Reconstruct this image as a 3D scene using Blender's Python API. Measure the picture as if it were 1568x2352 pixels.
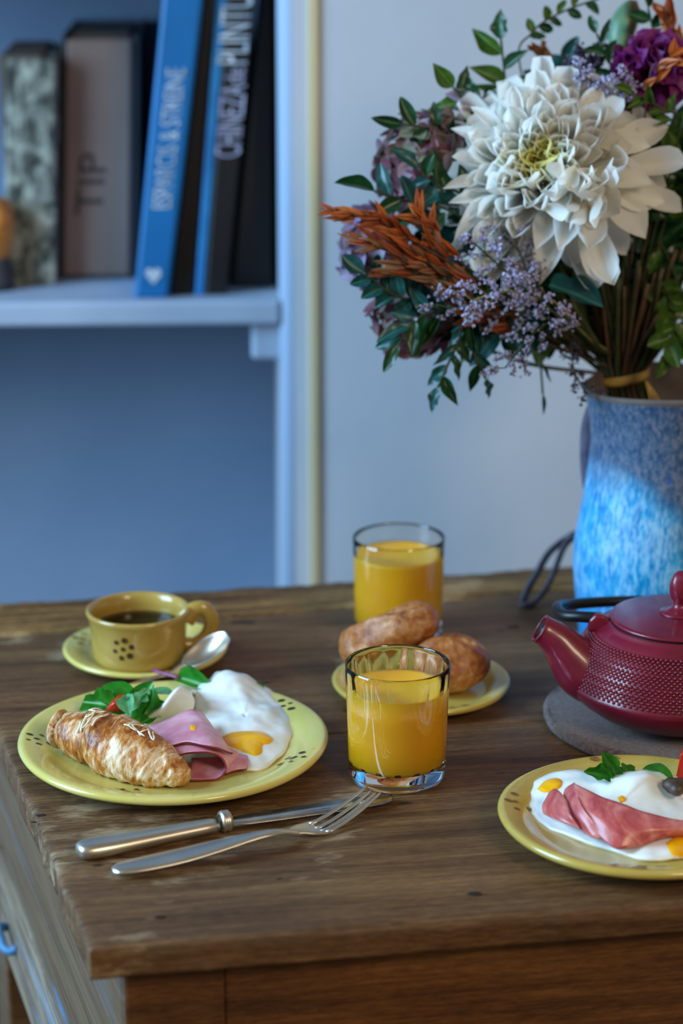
import bpy, bmesh, math, random
from math import sin, cos, tan, pi, radians as R, sqrt, atan2, exp
from mathutils import Vector as V, Matrix as M, noise as NZ

for o in list(bpy.data.objects): bpy.data.objects.remove(o)
scene = bpy.context.scene
COL = scene.collection
random.seed(7)

# ------------------------------------------------------------------ camera
FPX, IW, IH = 5200.0, 1568, 2352
TZ = 0.75                      # table top height
CAMH = 0.739                   # camera above the table top
PITCH = R(17.0)
cam_d = bpy.data.cameras.new('camera'); cam = bpy.data.objects.new('camera', cam_d); COL.objects.link(cam)
cam.location = (0, 0, TZ + CAMH); cam.rotation_euler = (pi/2 - PITCH, 0, 0)
cam_d.sensor_fit = 'VERTICAL'; cam_d.sensor_height = 36; cam_d.sensor_width = 24
cam_d.lens = FPX/IH*36
cam_d.clip_start = 0.05; cam_d.clip_end = 50
cam_d.dof.use_dof = True; cam_d.dof.focus_distance = 1.79; cam_d.dof.aperture_fstop = 3.3
scene.camera = cam

# ------------------------------------------------------------------ world, lights, exposure
w = bpy.data.worlds.new('room_ambient'); scene.world = w; w.use_nodes = True
bg = w.node_tree.nodes['Background']; bg.inputs[0].default_value = (0.95, 0.84, 0.70, 1); bg.inputs[1].default_value = 0.20

def area(name, loc, target, sx, sy, power, col):
    l = bpy.data.lights.new(name, 'AREA'); l.shape = 'RECTANGLE'; l.size = sx; l.size_y = sy
    l.energy = power; l.color = col
    o = bpy.data.objects.new(name, l); COL.objects.link(o); o.location = loc
    o.rotation_euler = (V(target) - V(loc)).to_track_quat('-Z', 'Y').to_euler()
    return o
area('window_daylight', (-2.0, 1.35, 1.75), (0.1, 1.95, 0.95), 1.1, 1.5, 110, (0.40, 0.69, 1.0))
area('room_lamp', (1.5, -0.6, 2.55), (0.2, 2.2, 0.9), 0.7, 0.7, 34, (1.0, 0.80, 0.56))
scene.view_settings.view_transform = 'Standard'; scene.view_settings.look = 'None'
scene.view_settings.gamma = 1; scene.view_settings.use_curve_mapping = False
scene.view_settings.exposure = 0.08
scene.cycles.max_bounces = 9; scene.cycles.diffuse_bounces = 3; scene.cycles.glossy_bounces = 3

# ------------------------------------------------------------------ measuring helpers (pixel of the photo -> place in the room)
CAM = V((0, 0, TZ + CAMH))
def ray(x, y):
    u = (x - IW/2)/FPX; v = (IH/2 - y)/FPX
    return V((u, cos(PITCH) + v*sin(PITCH), -sin(PITCH) + v*cos(PITCH)))
def T(x, y, z=0.0):            # point at height z above the table top
    r = ray(x, y); t = (TZ + z - CAM.z)/r.z
    return CAM + r*t
def D(x, y, d):                # point at depth d
    return CAM + ray(x, y)*d
def PL(x, y, p, n):            # on a plane
    r = ray(x, y); t = (V(p) - CAM).dot(n)/r.dot(n); return CAM + r*t
def S(d): return d/FPX         # metres per pixel

# ------------------------------------------------------------------ object helpers
def wloc(o):
    p = V((0, 0, 0))
    while o: p += V(o.location); o = o.parent
    return p
def tag(o, label=None, cat=None, group=None, kind=None):
    if label: o['label'] = label
    if cat: o['category'] = cat
    if group: o['group'] = group
    if kind: o['kind'] = kind
    return o
def thing(name, label, cat, loc, group=None):
    o = bpy.data.objects.new(name, None); COL.objects.link(o); o.location = loc
    o.empty_display_size = 0.02
    return tag(o, label, cat, group)
def obj(name, vf, mat, parent=None, smooth=True, loc=None, label=None):
    verts, faces = vf
    base = wloc(parent) if parent else V((0, 0, 0))
    off = base if loc is None else V(loc)
    me = bpy.data.meshes.new(name)
    me.from_pydata([tuple(V(v) - off) for v in verts], [], faces); me.update()
    if mat: me.materials.append(mat)
    if smooth: me.polygons.foreach_set('use_smooth', [True]*len(me.polygons))
    o = bpy.data.objects.new(name, me); COL.objects.link(o)
    if parent: o.parent = parent
    o.location = off - base
    if label: o['label'] = label
    return o
def inst(name, me, mtx, parent, smooth=True):   # piece sharing mesh data, world matrix mtx
    o = bpy.data.objects.new(name, me); COL.objects.link(o); o.parent = parent
    o.matrix_local = M.Translation(-wloc(parent)) @ mtx
    return o
def mesh(name, vf, mat, smooth=True):
    me = bpy.data.meshes.new(name); me.from_pydata([tuple(v) for v in vf[0]], [], vf[1]); me.update()
    if mat: me.materials.append(mat)
    if smooth: me.polygons.foreach_set('use_smooth', [True]*len(me.polygons))
    return me
def fixn(o):
    bm = bmesh.new(); bm.from_mesh(o.data); bmesh.ops.recalc_face_normals(bm, faces=bm.faces); bm.to_mesh(o.data); bm.free()
    return o
def mod_bevel(o, w, seg=2, ang=35):
    m = o.modifiers.new('bevel', 'BEVEL'); m.width = w; m.segments = seg; m.limit_method = 'ANGLE'; m.angle_limit = R(ang); return o
def mod_solid(o, t, off=0):
    m = o.modifiers.new('thickness', 'SOLIDIFY'); m.thickness = t; m.offset = off; return o
def mod_sub(o, n=1):
    m = o.modifiers.new('sub', 'SUBSURF'); m.levels = n; m.render_levels = n; return o
def join(*vfs):
    vs, fs = [], []
    for v, f in vfs:
        n = len(vs); vs += [V(q) for q in v]; fs += [tuple(i + n for i in g) for g in f]
    return vs, fs
def xf(vf, m): return [m @ V(v) for v in vf[0]], vf[1]

def lathe(prof, n=64, c=(0, 0, 0), wob=None):
    c = V(c); vs, fs = [], []; m = len(prof)
    for i in range(n):
        a = 2*pi*i/n
        for j, (r, z) in enumerate(prof):
            rr, zz = (r, z) if wob is None else wob(r, z, a)
            vs.append(c + V((rr*cos(a), rr*sin(a), zz)))
    for i in range(n):
        k = (i + 1) % n
        for j in range(m - 1):
            fs.append((i*m + j, k*m + j, k*m + j + 1, i*m + j + 1))
    return vs, fs
def cr(pts, n):                # catmull-rom through pts, n samples per span (last point included)
    P = [V(p) for p in pts]; P = [P[0]*2 - P[1]] + P + [P[-1]*2 - P[-2]]; out = []
    for i in range(1, len(P) - 2):
        for k in range(n):
            t = k/n; a, b, c, d = P[i-1], P[i], P[i+1], P[i+2]
            out.append(0.5*((2*b) + (c - a)*t + (2*a - 5*b + 4*c - d)*t*t + (3*b - a - 3*c + d)*t**3))
    out.append(P[-2].copy()); return out
def crs(vals, n):
    return [v.x for v in cr([(x, 0, 0) for x in vals], n)]
def tube(path, rad, n=8, cap=True, flat=None, up=None):
    P = [V(p) for p in path]; m = len(P)
    if not hasattr(rad, '__len__'): rad = [rad]*m
    vs, fs = [], []; prev = None
    for i, p in enumerate(P):
        t = (P[min(i+1, m-1)] - P[max(i-1, 0)]).normalized()
        if prev is None:
            a = V(up) if up is not None else (V((0, 0, 1)) if abs(t.z) < .9 else V((1, 0, 0)))
        else: a = prev
        s = t.cross(a).normalized(); b = s.cross(t).normalized(); prev = b
        fl = 1 if flat is None else (flat[i] if hasattr(flat, '__len__') else flat)
        for k in range(n):
            q = 2*pi*k/n; vs.append(p + s*cos(q)*rad[i] + b*sin(q)*rad[i]*fl)
    for i in range(m - 1):
        for k in range(n):
            l = (k + 1) % n; fs.append((i*n + k, i*n + l, (i+1)*n + l, (i+1)*n + k))
    if cap:
        fs.append(tuple(range(n - 1, -1, -1))); fs.append(tuple((m-1)*n + k for k in range(n)))
    return vs, fs
def sheet(rows, nu=6, nv=6):
    g = [cr(r, nu) for r in rows]; cols = [cr([r[i] for r in g], nv) for i in range(len(g[0]))]
    a, b = len(cols), len(cols[0]); vs = [p for c in cols for p in c]
    fs = [(i*b + j, i*b + j + 1, (i+1)*b + j + 1, (i+1)*b + j) for i in range(a - 1) for j in range(b - 1)]
    return vs, fs
def prism(poly, z0, z1):
    n = len(poly); vs = [V((p[0], p[1], z0)) for p in poly] + [V((p[0], p[1], z1)) for p in poly]
    fs = [tuple(range(n - 1, -1, -1)), tuple(range(n, 2*n))] + [(i, (i+1) % n, n + (i+1) % n, n + i) for i in range(n)]
    return vs, fs
def hexa(a, b):                # two quads of four points -> closed block
    vs = [V(p) for p in a] + [V(p) for p in b]
    return vs, [(3, 2, 1, 0), (4, 5, 6, 7)] + [(i, (i+1) % 4, 4 + (i+1) % 4, 4 + i) for i in range(4)]
def frame(p, x, up):           # matrix at p, x axis along x, z close to up
    x = V(x).normalized(); y = V(up).cross(x)
    if y.length < 1e-5: y = V((0.3, 1, 0.2)).cross(x)
    y.normalize(); z = x.cross(y)
    return M(((x.x, y.x, z.x, p[0]), (x.y, y.y, z.y, p[1]), (x.z, y.z, z.z, p[2]), (0, 0, 0, 1)))
def nz(p, s=1.0, seed=0): return NZ.noise(V((p[0]*s + seed*17.3, p[1]*s - seed*5.1, p[2]*s + seed*3.7)))

# ------------------------------------------------------------------ materials
def lin(c):
    if isinstance(c, str): c = tuple(int(c[i:i+2], 16)/255 for i in (0, 2, 4))
    return tuple((x/12.92 if x <= .04045 else ((x + .055)/1.055)**2.4) for x in c) + (1,)
MATS = {}
class NB:
    def __init__(s, name):
        s.m = bpy.data.materials.new(name); s.m.use_nodes = True; s.t = s.m.node_tree
        s.b = s.t.nodes['Principled BSDF']; s.out = s.t.nodes['Material Output']; MATS[name] = s.m
        s.co = None
    def n(s, t, **k):
        d = s.t.nodes.new(t)
        for a, v in k.items(): setattr(d, a, v)
        return d
    def l(s, a, b): s.t.links.new(a, b)
    def coord(s, scale=(1, 1, 1), rot=(0, 0, 0), kind='Object'):
        tc = s.n('ShaderNodeTexCoord'); mp = s.n('ShaderNodeMapping')
        mp.inputs['Scale'].default_value = scale; mp.inputs['Rotation'].default_value = rot
        if any(rot):
            mp.inputs['Scale'].default_value = (1, 1, 1); m2 = s.n('ShaderNodeMapping'); m2.inputs['Scale'].default_value = scale
            s.l(tc.outputs[kind], mp.inputs['Vector']); s.l(mp.outputs['Vector'], m2.inputs['Vector']); return m2.outputs['Vector']
        s.l(tc.outputs[kind], mp.inputs['Vector']); return mp.outputs['Vector']
    def noise(s, vec, sc, det=4, rough=.55, dist=0):
        d = s.n('ShaderNodeTexNoise'); d.inputs['Scale'].default_value = sc; d.inputs['Detail'].default_value = det
        d.inputs['Roughness'].default_value = rough; d.inputs['Distortion'].default_value = dist
        s.l(vec, d.inputs['Vector']); return d.outputs['Fac']
    def vor(s, vec, sc, feat='F1'):
        d = s.n('ShaderNodeTexVoronoi', feature=feat); d.inputs['Scale'].default_value = sc; s.l(vec, d.inputs['Vector']); return d.outputs['Distance']
    def ramp(s, fac, stops, interp='LINEAR'):
        d = s.n('ShaderNodeValToRGB'); d.color_ramp.interpolation = interp; e = d.color_ramp.elements
        while len(e) < len(stops): e.new(.5)
        for i, (p, c) in enumerate(stops): e[i].position = p; e[i].color = lin(c) if not isinstance(c, (int, float)) else (c, c, c, 1)
        s.l(fac, d.inputs['Fac']); return d.outputs['Color']
    def mix(s, fac, a, b, mode='MIX'):
        d = s.n('ShaderNodeMix', data_type='RGBA', blend_type=mode)
        for i, v in ((0, fac), (6, a), (7, b)):
            if hasattr(v, 'is_linked'): s.l(v, d.inputs[i])
            elif i == 0: d.inputs[0].default_value = v
            else: d.inputs[i].default_value = lin(v)
        return d.outputs[2]
    def math(s, op, a, b=0.0):
        d = s.n('ShaderNodeMath', operation=op)
        for i, v in ((0, a), (1, b)):
            if hasattr(v, 'is_linked'): s.l(v, d.inputs[i])
            else: d.inputs[i].default_value = v
        return d.outputs[0]
    def set(s, **k):
        for a, v in k.items():
            a = {'col': 'Base Color', 'rough': 'Roughness', 'metal': 'Metallic', 'spec': 'Specular IOR Level', 'trans': 'Transmission Weight', 'ior': 'IOR', 'sss': 'Subsurface Weight', 'coat': 'Coat Weight', 'sheen': 'Sheen Weight'}[a]
            if hasattr(v, 'is_linked'): s.l(v, s.b.inputs[a])
            elif a == 'Base Color': s.b.inputs[a].default_value = lin(v)
            else: s.b.inputs[a].default_value = v
        return s
    def bump(s, h, st=.3, dist=.002):
        d = s.n('ShaderNodeBump'); d.inputs['Strength'].default_value = st; d.inputs['Distance'].default_value = dist
        s.l(h, d.inputs['Height']); s.l(d.outputs['Normal'], s.b.inputs['Normal']); return s
    def translucent(s, colsock, fac=.3):
        tr = s.n('ShaderNodeBsdfTranslucent'); mx = s.n('ShaderNodeMixShader'); mx.inputs[0].default_value = fac
        if hasattr(colsock, 'is_linked'): s.l(colsock, tr.inputs['Color'])
        else: tr.inputs['Color'].default_value = lin(colsock)
        s.l(s.b.outputs[0], mx.inputs[1]); s.l(tr.outputs[0], mx.inputs[2]); s.l(mx.outputs[0], s.out.inputs['Surface']); return s
    def sssr(s, rad, scale):
        s.b.inputs['Subsurface Radius'].default_value = rad; s.b.inputs['Subsurface Scale'].default_value = scale; return s

def simple(name, stops, sc=20, rough=.5, bump=.15, bsc=60, bd=.001, scale=(1, 1, 1), det=4, **k):
    b = NB(name); v = b.coord(scale)
    c = b.ramp(b.noise(v, sc, det), stops) if len(stops) > 1 else None
    b.set(col=c if c else stops[0][1], rough=rough, **k)
    if bump: b.bump(b.noise(v, bsc, 5), bump, bd)
    return b
# ================================================================== THE SETTING
PHI = R(2.5); E1 = V((cos(PHI), sin(PHI), 0)); E2 = V((-sin(PHI), cos(PHI), 0)); W0 = V((-0.03, 2.5, 0))
def W(a, b, z): return W0 + E1*a + E2*b + V((0, 0, z))
def Wp(x, y, b=0.0):           # pixel on the wall plane set back by b -> (a, z)
    p = PL(x, y, W0 + E2*b, E2); return (p - W0).dot(E1), p.z
b = NB('wall_plaster'); v = b.coord(); 
b.set(col=b.ramp(b.noise(v, 3, 5), [(.3, 'b4bbc5'), (.7, 'c0c5cc')]), rough=.85).bump(b.noise(v, 40, 2), .12, .002)
b = NB('shelf_paint'); v = b.coord(); b.set(col=b.ramp(b.noise(v, 8, 4), [(.3, '93a3b8'), (.7, 'a2b1c4')]), rough=.5)
simple('trim_wood', [(.3, 'bfae86'), (.7, 'd2c29a')], 6, .6, .1, scale=(1, 1, .1))
simple('floor_boards', [(.3, '3a3029'), (.7, '5a4a3d')], 4, .6, .2, scale=(1, .1, 1))

fl = obj('floor', prism([(-3, -1.5), (3, -1.5), (3, 3.2), (-3, 3.2)], -0.05, 0), MATS['floor_boards'], smooth=False); tag(fl, kind='structure')
aR, _ = Wp(644, 900); ND = 0.36
b = NB('reveal_blue_light'); b.set(col='9db2cc', rough=.8)  # blue window light on the rounded niche edge, put into the colour
b = NB('niche_blue_shade'); v = b.coord(); b.set(col=b.ramp(b.noise(v, 3, 5), [(.3, '6c8099'), (.7, '7b8ea6')]), rough=.8).bump(b.noise(v, 40, 6), .12, .002)  # cool shade of the niche, away from the warm lamp, put into the colour
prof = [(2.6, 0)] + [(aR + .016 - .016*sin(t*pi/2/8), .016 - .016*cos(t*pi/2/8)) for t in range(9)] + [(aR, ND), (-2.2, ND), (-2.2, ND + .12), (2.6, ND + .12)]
wb = obj('wall_back', prism([W(p[0], p[1], 0)[:2] for p in prof], 0.0, 2.7), MATS['wall_plaster'], smooth=False); tag(wb, kind='structure'); wb.data.materials.append(MATS['reveal_blue_light'])
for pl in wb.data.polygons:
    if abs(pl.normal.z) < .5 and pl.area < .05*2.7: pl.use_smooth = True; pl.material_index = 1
nb = obj('wall_niche', prism([W(aR, ND - .012, 0)[:2], W(-2.2, ND - .012, 0)[:2], W(-2.2, ND, 0)[:2], W(aR, ND, 0)[:2]], 0, 2.7), MATS['niche_blue_shade'], smooth=False); tag(nb, kind='structure')
zu = Wp(400, -70, .1)[1]; us_ = obj('shade_shelf', prism([W(-1.6, .004, 0)[:2], W(aR - .004, .004, 0)[:2], W(aR - .004, ND - .013, 0)[:2], W(-1.6, ND - .013, 0)[:2]], zu, zu + .028), MATS['shelf_paint'], nb, smooth=False)  # unseen upper board, added above the view to shade the books
a0, _ = Wp(708, 700); a1, _ = Wp(733, 700)
tr = obj('trim_1', prism([W(a0, -.004, 0)[:2], W(a1, -.004, 0)[:2], W(a1, .001, 0)[:2], W(a0, .001, 0)[:2]], 0.0, 2.7), MATS['trim_wood'], smooth=False); tag(tr, kind='structure'); mod_bevel(tr, .002)
_, zs = Wp(400, 692, .004); _, zb = Wp(400, 749, .004); aS, _ = Wp(646, 720, .004)
SH = thing('wall_shelf', 'white painted shelf board holding the row of books', 'shelf', W(aS - .4, .1, zs))
o = obj('shelf_board', prism([W(-1.6, .004, 0)[:2], W(aS, .004, 0)[:2], W(aS, ND, 0)[:2], W(-1.6, ND, 0)[:2]], zb, zs), MATS['shelf_paint'], SH, smooth=False); mod_bevel(o, .005, 3)
ac0, _ = Wp(577, 790, .02); _, zc = Wp(600, 828, .02)
o = obj('support_cleat', prism([W(ac0, .02, 0)[:2], W(aR + .004, .02, 0)[:2], W(aR + .004, ND, 0)[:2], W(ac0, ND, 0)[:2]], zc, zb), MATS['shelf_paint'], SH, smooth=False); mod_bevel(o, .006, 3)

# ------------------------------------------------------------------ books
def text_mesh(body, name, mat):
    cu = bpy.data.curves.new('t', 'FONT'); cu.body = body; cu.size = 1; cu.align_x = 'LEFT'; cu.align_y = 'BOTTOM'; cu.extrude = .004
    to = bpy.data.objects.new('t', cu); COL.objects.link(to); bpy.context.view_layer.update()
    me = bpy.data.meshes.new_from_object(to.evaluated_get(bpy.context.evaluated_depsgraph_get()))
    bpy.data.objects.remove(to); bpy.data.curves.remove(cu); me.name = name; me.materials.clear(); me.materials.append(mat); return me
def place_text(body, name, mat, p0, xd, yd, length, height, parent, out):
    me = text_mesh(body, name, mat); xs = [v.co.x for v in me.vertices]; ys = [v.co.y for v in me.vertices]
    lx, ly, x0, y0 = max(xs) - min(xs), max(ys) - min(ys), min(xs), min(ys); xd = V(xd).normalized(); yd = V(yd).normalized()
    base = wloc(parent)
    for v in me.vertices:
        v.co = p0 + xd*((v.co.x - x0)/lx*length) + yd*((v.co.y - y0)/ly*height) + out*(v.co.z*.1 + .0008) - base
    o = bpy.data.objects.new(name, me); COL.objects.link(o); o.parent = parent; return o
def shelf_b(y, x=300):         # how far back on the shelf a foot seen at pixel row y stands
    p = PL(x, y, V((0, 0, zs)), V((0, 0, 1))); return (p - W0).dot(E2)
def quadpts(q, bb):            # pixel quad on a plane set back bb; feet snapped to the shelf
    pts = []
    for i, (x, y) in enumerate(q):
        a, z = Wp(x, y, bb); pts.append((a, zs if i < 2 else z))
    return pts                 # BL BR TR TL as (a,z)
def book(name, label, q, bb, depth, mat, bev=.003):
    pts = quadpts(q, bb); t = thing(name, label, 'book', W((pts[0][0] + pts[1][0])/2, bb, zs))
    return t, pts
def block(nm, t, pts, b0, b1, mat, bev=.002):
    o = obj(nm, hexa([W(a, b0, z) for a, z in pts], [W(a, b1, z) for a, z in pts]), mat, t, smooth=False); fixn(o); mod_bevel(o, bev); return o
def lerp2(p, q, t): return (p[0] + (q[0] - p[0])*t, p[1] + (q[1] - p[1])*t)
b = NB('patterned_cloth'); v = b.coord((1, 1, .6)); n1 = b.noise(v, 60, 3, .6, .8)
b.set(col=b.ramp(n1, [(.36, '262a24'), (.5, '6d7268'), (.66, 'a5a89a')]), rough=.8)
simple('grey_linen', [(.3, '6e5c54'), (.7, '7a685e')], 8, .85, .2, 600, .0004)
simple('dark_board', [(.3, '14161a'), (.7, '1d1f24')], 10, .6, .1)
simple('page_block', [(.3, '4a4038'), (.7, '5a4e44')], 60, .9, .2, scale=(1, 1, .2))
simple('blue_cover', [(.35, '005c92'), (.65, '006cac')], 5, .45, .05)
simple('black_cover', [(.3, '0a0a0c'), (.7, '121318')], 10, .45, .05)
simple('charcoal_cover', [(.3, '17191e'), (.7, '202329')], 5, .6, .05)
simple('cobalt_edge', [(.3, '1266ad'), (.6, '2a8fd0')], 9, .45, .05)
simple('print_white', [(.4, '8fa0b4'), (.6, 'c9d4dd')], 30, .6, 0)
simple('print_violet', [(.4, '8d8fae'), (.6, 'a9abc2')], 30, .6, 0)
simple('print_dark', [(.5, '2b2a28')], 30, .7, 0)
OUT = -E2
# patterned book
t, P = book('patterned_book', 'grey-green mottled patterned book at the left end of the shelf', [(8, 652), (126, 652), (128, 134), (14, 136)], shelf_b(654), .2, None)
bb = shelf_b(654); block('cover', t, P, bb, bb + .19, MATS['patterned_cloth'], .004)
o = block('page_edge', t, [lerp2(P[0], P[1], .1), lerp2(P[0], P[1], .9), (lerp2(P[0], P[1], .9)[0], P[2][1] + .003), (lerp2(P[0], P[1], .1)[0], P[2][1] + .003)], bb + .004, bb + .185, MATS['page_block'])
# linen boxed album
bb = shelf_b(642); t, P = book('linen_album', 'thick grey-brown linen album with dark cover boards and pencilled letters', [(138, 642), (318, 642), (322, 82), (146, 82)], bb, .2, None)
def sub(P, s0, s1, zt=0, z0=0): 
    a, b_, c, d = lerp2(P[0], P[1], s0), lerp2(P[0], P[1], s1), lerp2(P[3], P[2], s1), lerp2(P[3], P[2], s0)
    return [(a[0], a[1] + z0), (b_[0], b_[1] + z0), (c[0], c[1] - zt), (d[0], d[1] - zt)]
block('spine', t, sub(P, .035, .9, .004, .004), bb, bb + .2, MATS['grey_linen'], .004)
block('cover_board', t, sub(P, -.03, .035), bb + .004, bb + .215, MATS['dark_board'])
block('cover_board', t, sub(P, .9, 1.0), bb + .004, bb + .215, MATS['dark_board'])
block('page_block', t, sub(P, .05, .89, .0), bb + .03, bb + .2, MATS['page_block'], .006)
a, z = Wp(232, 492, bb); place_text('TIP', 'pencilled_letters', MATS['print_dark'], W(a, bb, z), V((0, 0, 1)) + E1*.12, OUT.cross(V((0, 0, 1)) + E1*.12) if False else -E1, .072, .03, t, OUT)
# blue book
bb = shelf_b(686); t, P = book('blue_book', 'bright blue leaning book with worn white title', [(308, 686), (387, 686), (474, -60), (378, -60)], bb, .2, None)
block('cover', t, P, bb, bb + .22, MATS['blue_cover'], .004)
up = (W(*(lerp2(P[3], P[2], .5)[0], bb, lerp2(P[3], P[2], .5)[1])) - W(lerp2(P[0], P[1], .5)[0], bb, zs)).normalized()
a, z = Wp(392, 478, bb); place_text('ESPARCIS & STREINE', 'spine_title', MATS['print_white'], W(a, bb, z), up, -E1, .155, .021, t, OUT)
def heart(t, x, y, bb, s):
    a, z = Wp(x, y, bb); vs = [W(a + dx*s, bb - .0012, z + dz*s) for dx, dz in ((0, -1), (.9, .1), (.8, .8), (.3, .9), (0, .5), (-.3, .9), (-.8, .8), (-.9, .1))]
    obj('publisher_mark', (vs, [tuple(range(8))]), MATS['print_white'], t, smooth=False)
heart(t, 352, 633, bb, .0095)
# black thin book
bb = shelf_b(680); t, P = book('black_book', 'narrow black leaning book right of the bright blue one', [(390, 680), (443, 680), (497, -60), (476, -60)], bb, .2, None)
block('cover', t, P, bb + .004, bb + .2, MATS['black_cover'])
# titled black book
t, P = book('titled_book', 'black leaning book with blue edge and large white title', [(447, 678), (521, 678), (590, -60), (499, -60)], bb, .2, None)
block('cover', t, sub(P, .3, 1), bb, bb + .23, MATS['black_cover'], .003); block('blue_edge', t, sub(P, 0, .3), bb + .001, bb + .228, MATS['cobalt_edge'], .003)
up = (W(P[2][0], bb, P[2][1]) - W(P[1][0], bb, P[1][1])).normalized()
a, z = Wp(551, 360, bb); place_text('CHINEZA', 'spine_title', MATS['print_violet'], W(a, bb, z), up, -E1, .080, .0285, t, OUT)
a, z = Wp(560, 190, bb); place_text('de', 'spine_title', MATS['print_violet'], W(a, bb, z), up, -E1, .016, .022, t, OUT)
a, z = Wp(567, 146, bb); place_text('PLINTURA', 'spine_title', MATS['print_white'], W(a, bb, z), up, -E1, .105, .034, t, OUT)
# charcoal book
bb2 = shelf_b(664); t, P = book('charcoal_book', 'dark charcoal book at the right end of the shelf', [(532, 664), (624, 664), (628, -60), (606, -60)], bb2, .2, None)
block('cover', t, P, bb2 + .002, bb2 + .22, MATS['charcoal_cover'])
# amber pot beside the patterned book
simple('amber_glaze', [(.35, '8a5418'), (.65, 'c98636')], 40, .35, .1)
simple('dark_clay', [(.3, '23242a'), (.7, '35363c')], 30, .7, .2)
p = PL(-6, 664, V((0, 0, zs)), V((0, 0, 1))); t = thing('amber_pot', 'small amber pot on dark foot, cut off by the left picture edge', 'pot', p)
zz = (Wp(0, 480, .02)[1] - zs)
obj('body', lathe([(.0, .02), (.013, .02), (.02, zz*.55), (.0235, zz*.8), (.018, zz*.98), (.012, zz*1.03), (.0, zz*1.03)], 32, p), MATS['amber_glaze'], t)
obj('foot', lathe([(0, 0), (.02, 0), (.021, .012), (.015, zz*.45), (0, zz*.45)], 32, p), MATS['dark_clay'], t)

# ================================================================== TABLE
FL = T(207, 2178); et = (T(1568, 2070) - FL).normalized(); lt = (T(0, 1690) - FL).normalized()
def isect(p, d, q, e):
    k = d.x*e.y - d.y*e.x; t = ((q.x - p.x)*e.y - (q.y - p.y)*e.x)/k; return p + d*t
Bq, Bd = T(0, 1383), (T(1320, 1298) - T(0, 1383)).normalized()
BL = isect(FL, lt, Bq, Bd); FR = FL + et*1.15; pr = V((-et.y, et.x, 0)); BR = isect(FR, pr, Bq, Bd)
s1, d1 = T(1032, 1668), (T(1254, 1654) - T(1032, 1668)).normalized()
s2, d2 = T(25, 1458), (T(784, 1395) - T(25, 1458)).normalized()
L1, R1 = isect(FL, lt, s1, d1), isect(FR, pr, s1, d1); L2, R2 = isect(FL, lt, s2, d2), isect(FR, pr, s2, d2)
TA = atan2(et.y, et.x); TH = .024
def wood(name, stops, worn, wornamt, rough=.55, dark='1c130d'):
    b = NB(name); v = b.coord(rot=(0, 0, -TA)); g = b.coord((.55, 9, 9), (0, 0, -TA)); g2 = b.coord((1.2, 40, 40), (0, 0, -TA))
    n1 = b.noise(g, 4.5, 4, .6, .6); n2 = b.noise(g2, 9, 3, .6, .2); n3 = b.noise(v, 5, 3, .6)
    n4 = b.noise(b.coord((22, 120, 120), (0, 0, -TA)), 4, 3, .7)
    f = b.math('ADD', b.math('ADD', b.math('MULTIPLY', n1, .4), b.math('MULTIPLY', n2, .3)), b.math('MULTIPLY', n4, .3))
    c = b.ramp(f, stops)
    c = b.mix(b.ramp(n3, [(.42, 0.0), (.68, .55)]), c, b.mix(.5, c, dark))
    sc = b.coord((3, 11, 11), (0, 0, -TA)); s_ = b.math('MULTIPLY', b.noise(sc, 7, 4, .7), b.ramp(b.noise(v, 4, 3), [(.45, 0.0), (.62, 1.0)]))
    c = b.mix(b.ramp(s_, [(.44, 0.0), (.6, wornamt)]), c, worn)
    kn = b.vor(b.coord((3.2, 7, 7), (0, 0, -TA)), 3.0); c = b.mix(b.ramp(kn, [(.02, .9), (.075, 0.0)]), c, '0e0905')
    b.set(col=c, rough=b.ramp(n3, [(.3, rough - .08), (.7, rough + .12)]), spec=.35)
    b.bump(n2, .4, .001); return b.m
wood('plank_wood', [(.35, '352110'), (.45, '583a20'), (.54, '70502f'), (.66, '906c45')], 'b09878', .6)
wood('worn_plank_wood', [(.38, '20130a'), (.45, '52341a'), (.53, '86602f'), (.62, 'b48a52')], 'b8966a', .6, .6)
wood('edge_wood', [(.36, '3e2410'), (.46, '5c3819'), (.54, '734922'), (.64, '8c5f30')], '8a6238', .3)
def peel(name, base, flake, blue, fa, ba):
    b = NB(name); v = b.coord(rot=(0, 0, -atan2(lt.y, lt.x))); g = b.coord((.8, 9, 14), (0, 0, -atan2(lt.y, lt.x)))
    n = b.noise(g, 5, 6, .65); m = b.noise(g, 3.3, 5, .6, .5)
    c = b.ramp(b.noise(b.coord((1, 12, 30), (0, 0, -atan2(lt.y, lt.x))), 6, 5), base)
    c = b.mix(b.ramp(n, [(.5, 0.0), (.58, fa)]), c, flake); c = b.mix(b.ramp(m, [(.54, 0.0), (.6, ba)]), c, blue)
    b.set(col=c, rough=.7).bump(n, .25, .001)
peel('side_paint', [(.35, '523c26'), (.65, '6e5238')], '7c6448', '6f8ea8', .3, .1)
peel('drawer_paint', [(.35, '5e4936'), (.65, '806a52')], 'a8977e', '6fa0cc', .6, .45)
simple('blue_paint', [(.35, '2a6494'), (.65, '5a90b8')], 20, .5, .2)

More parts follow.
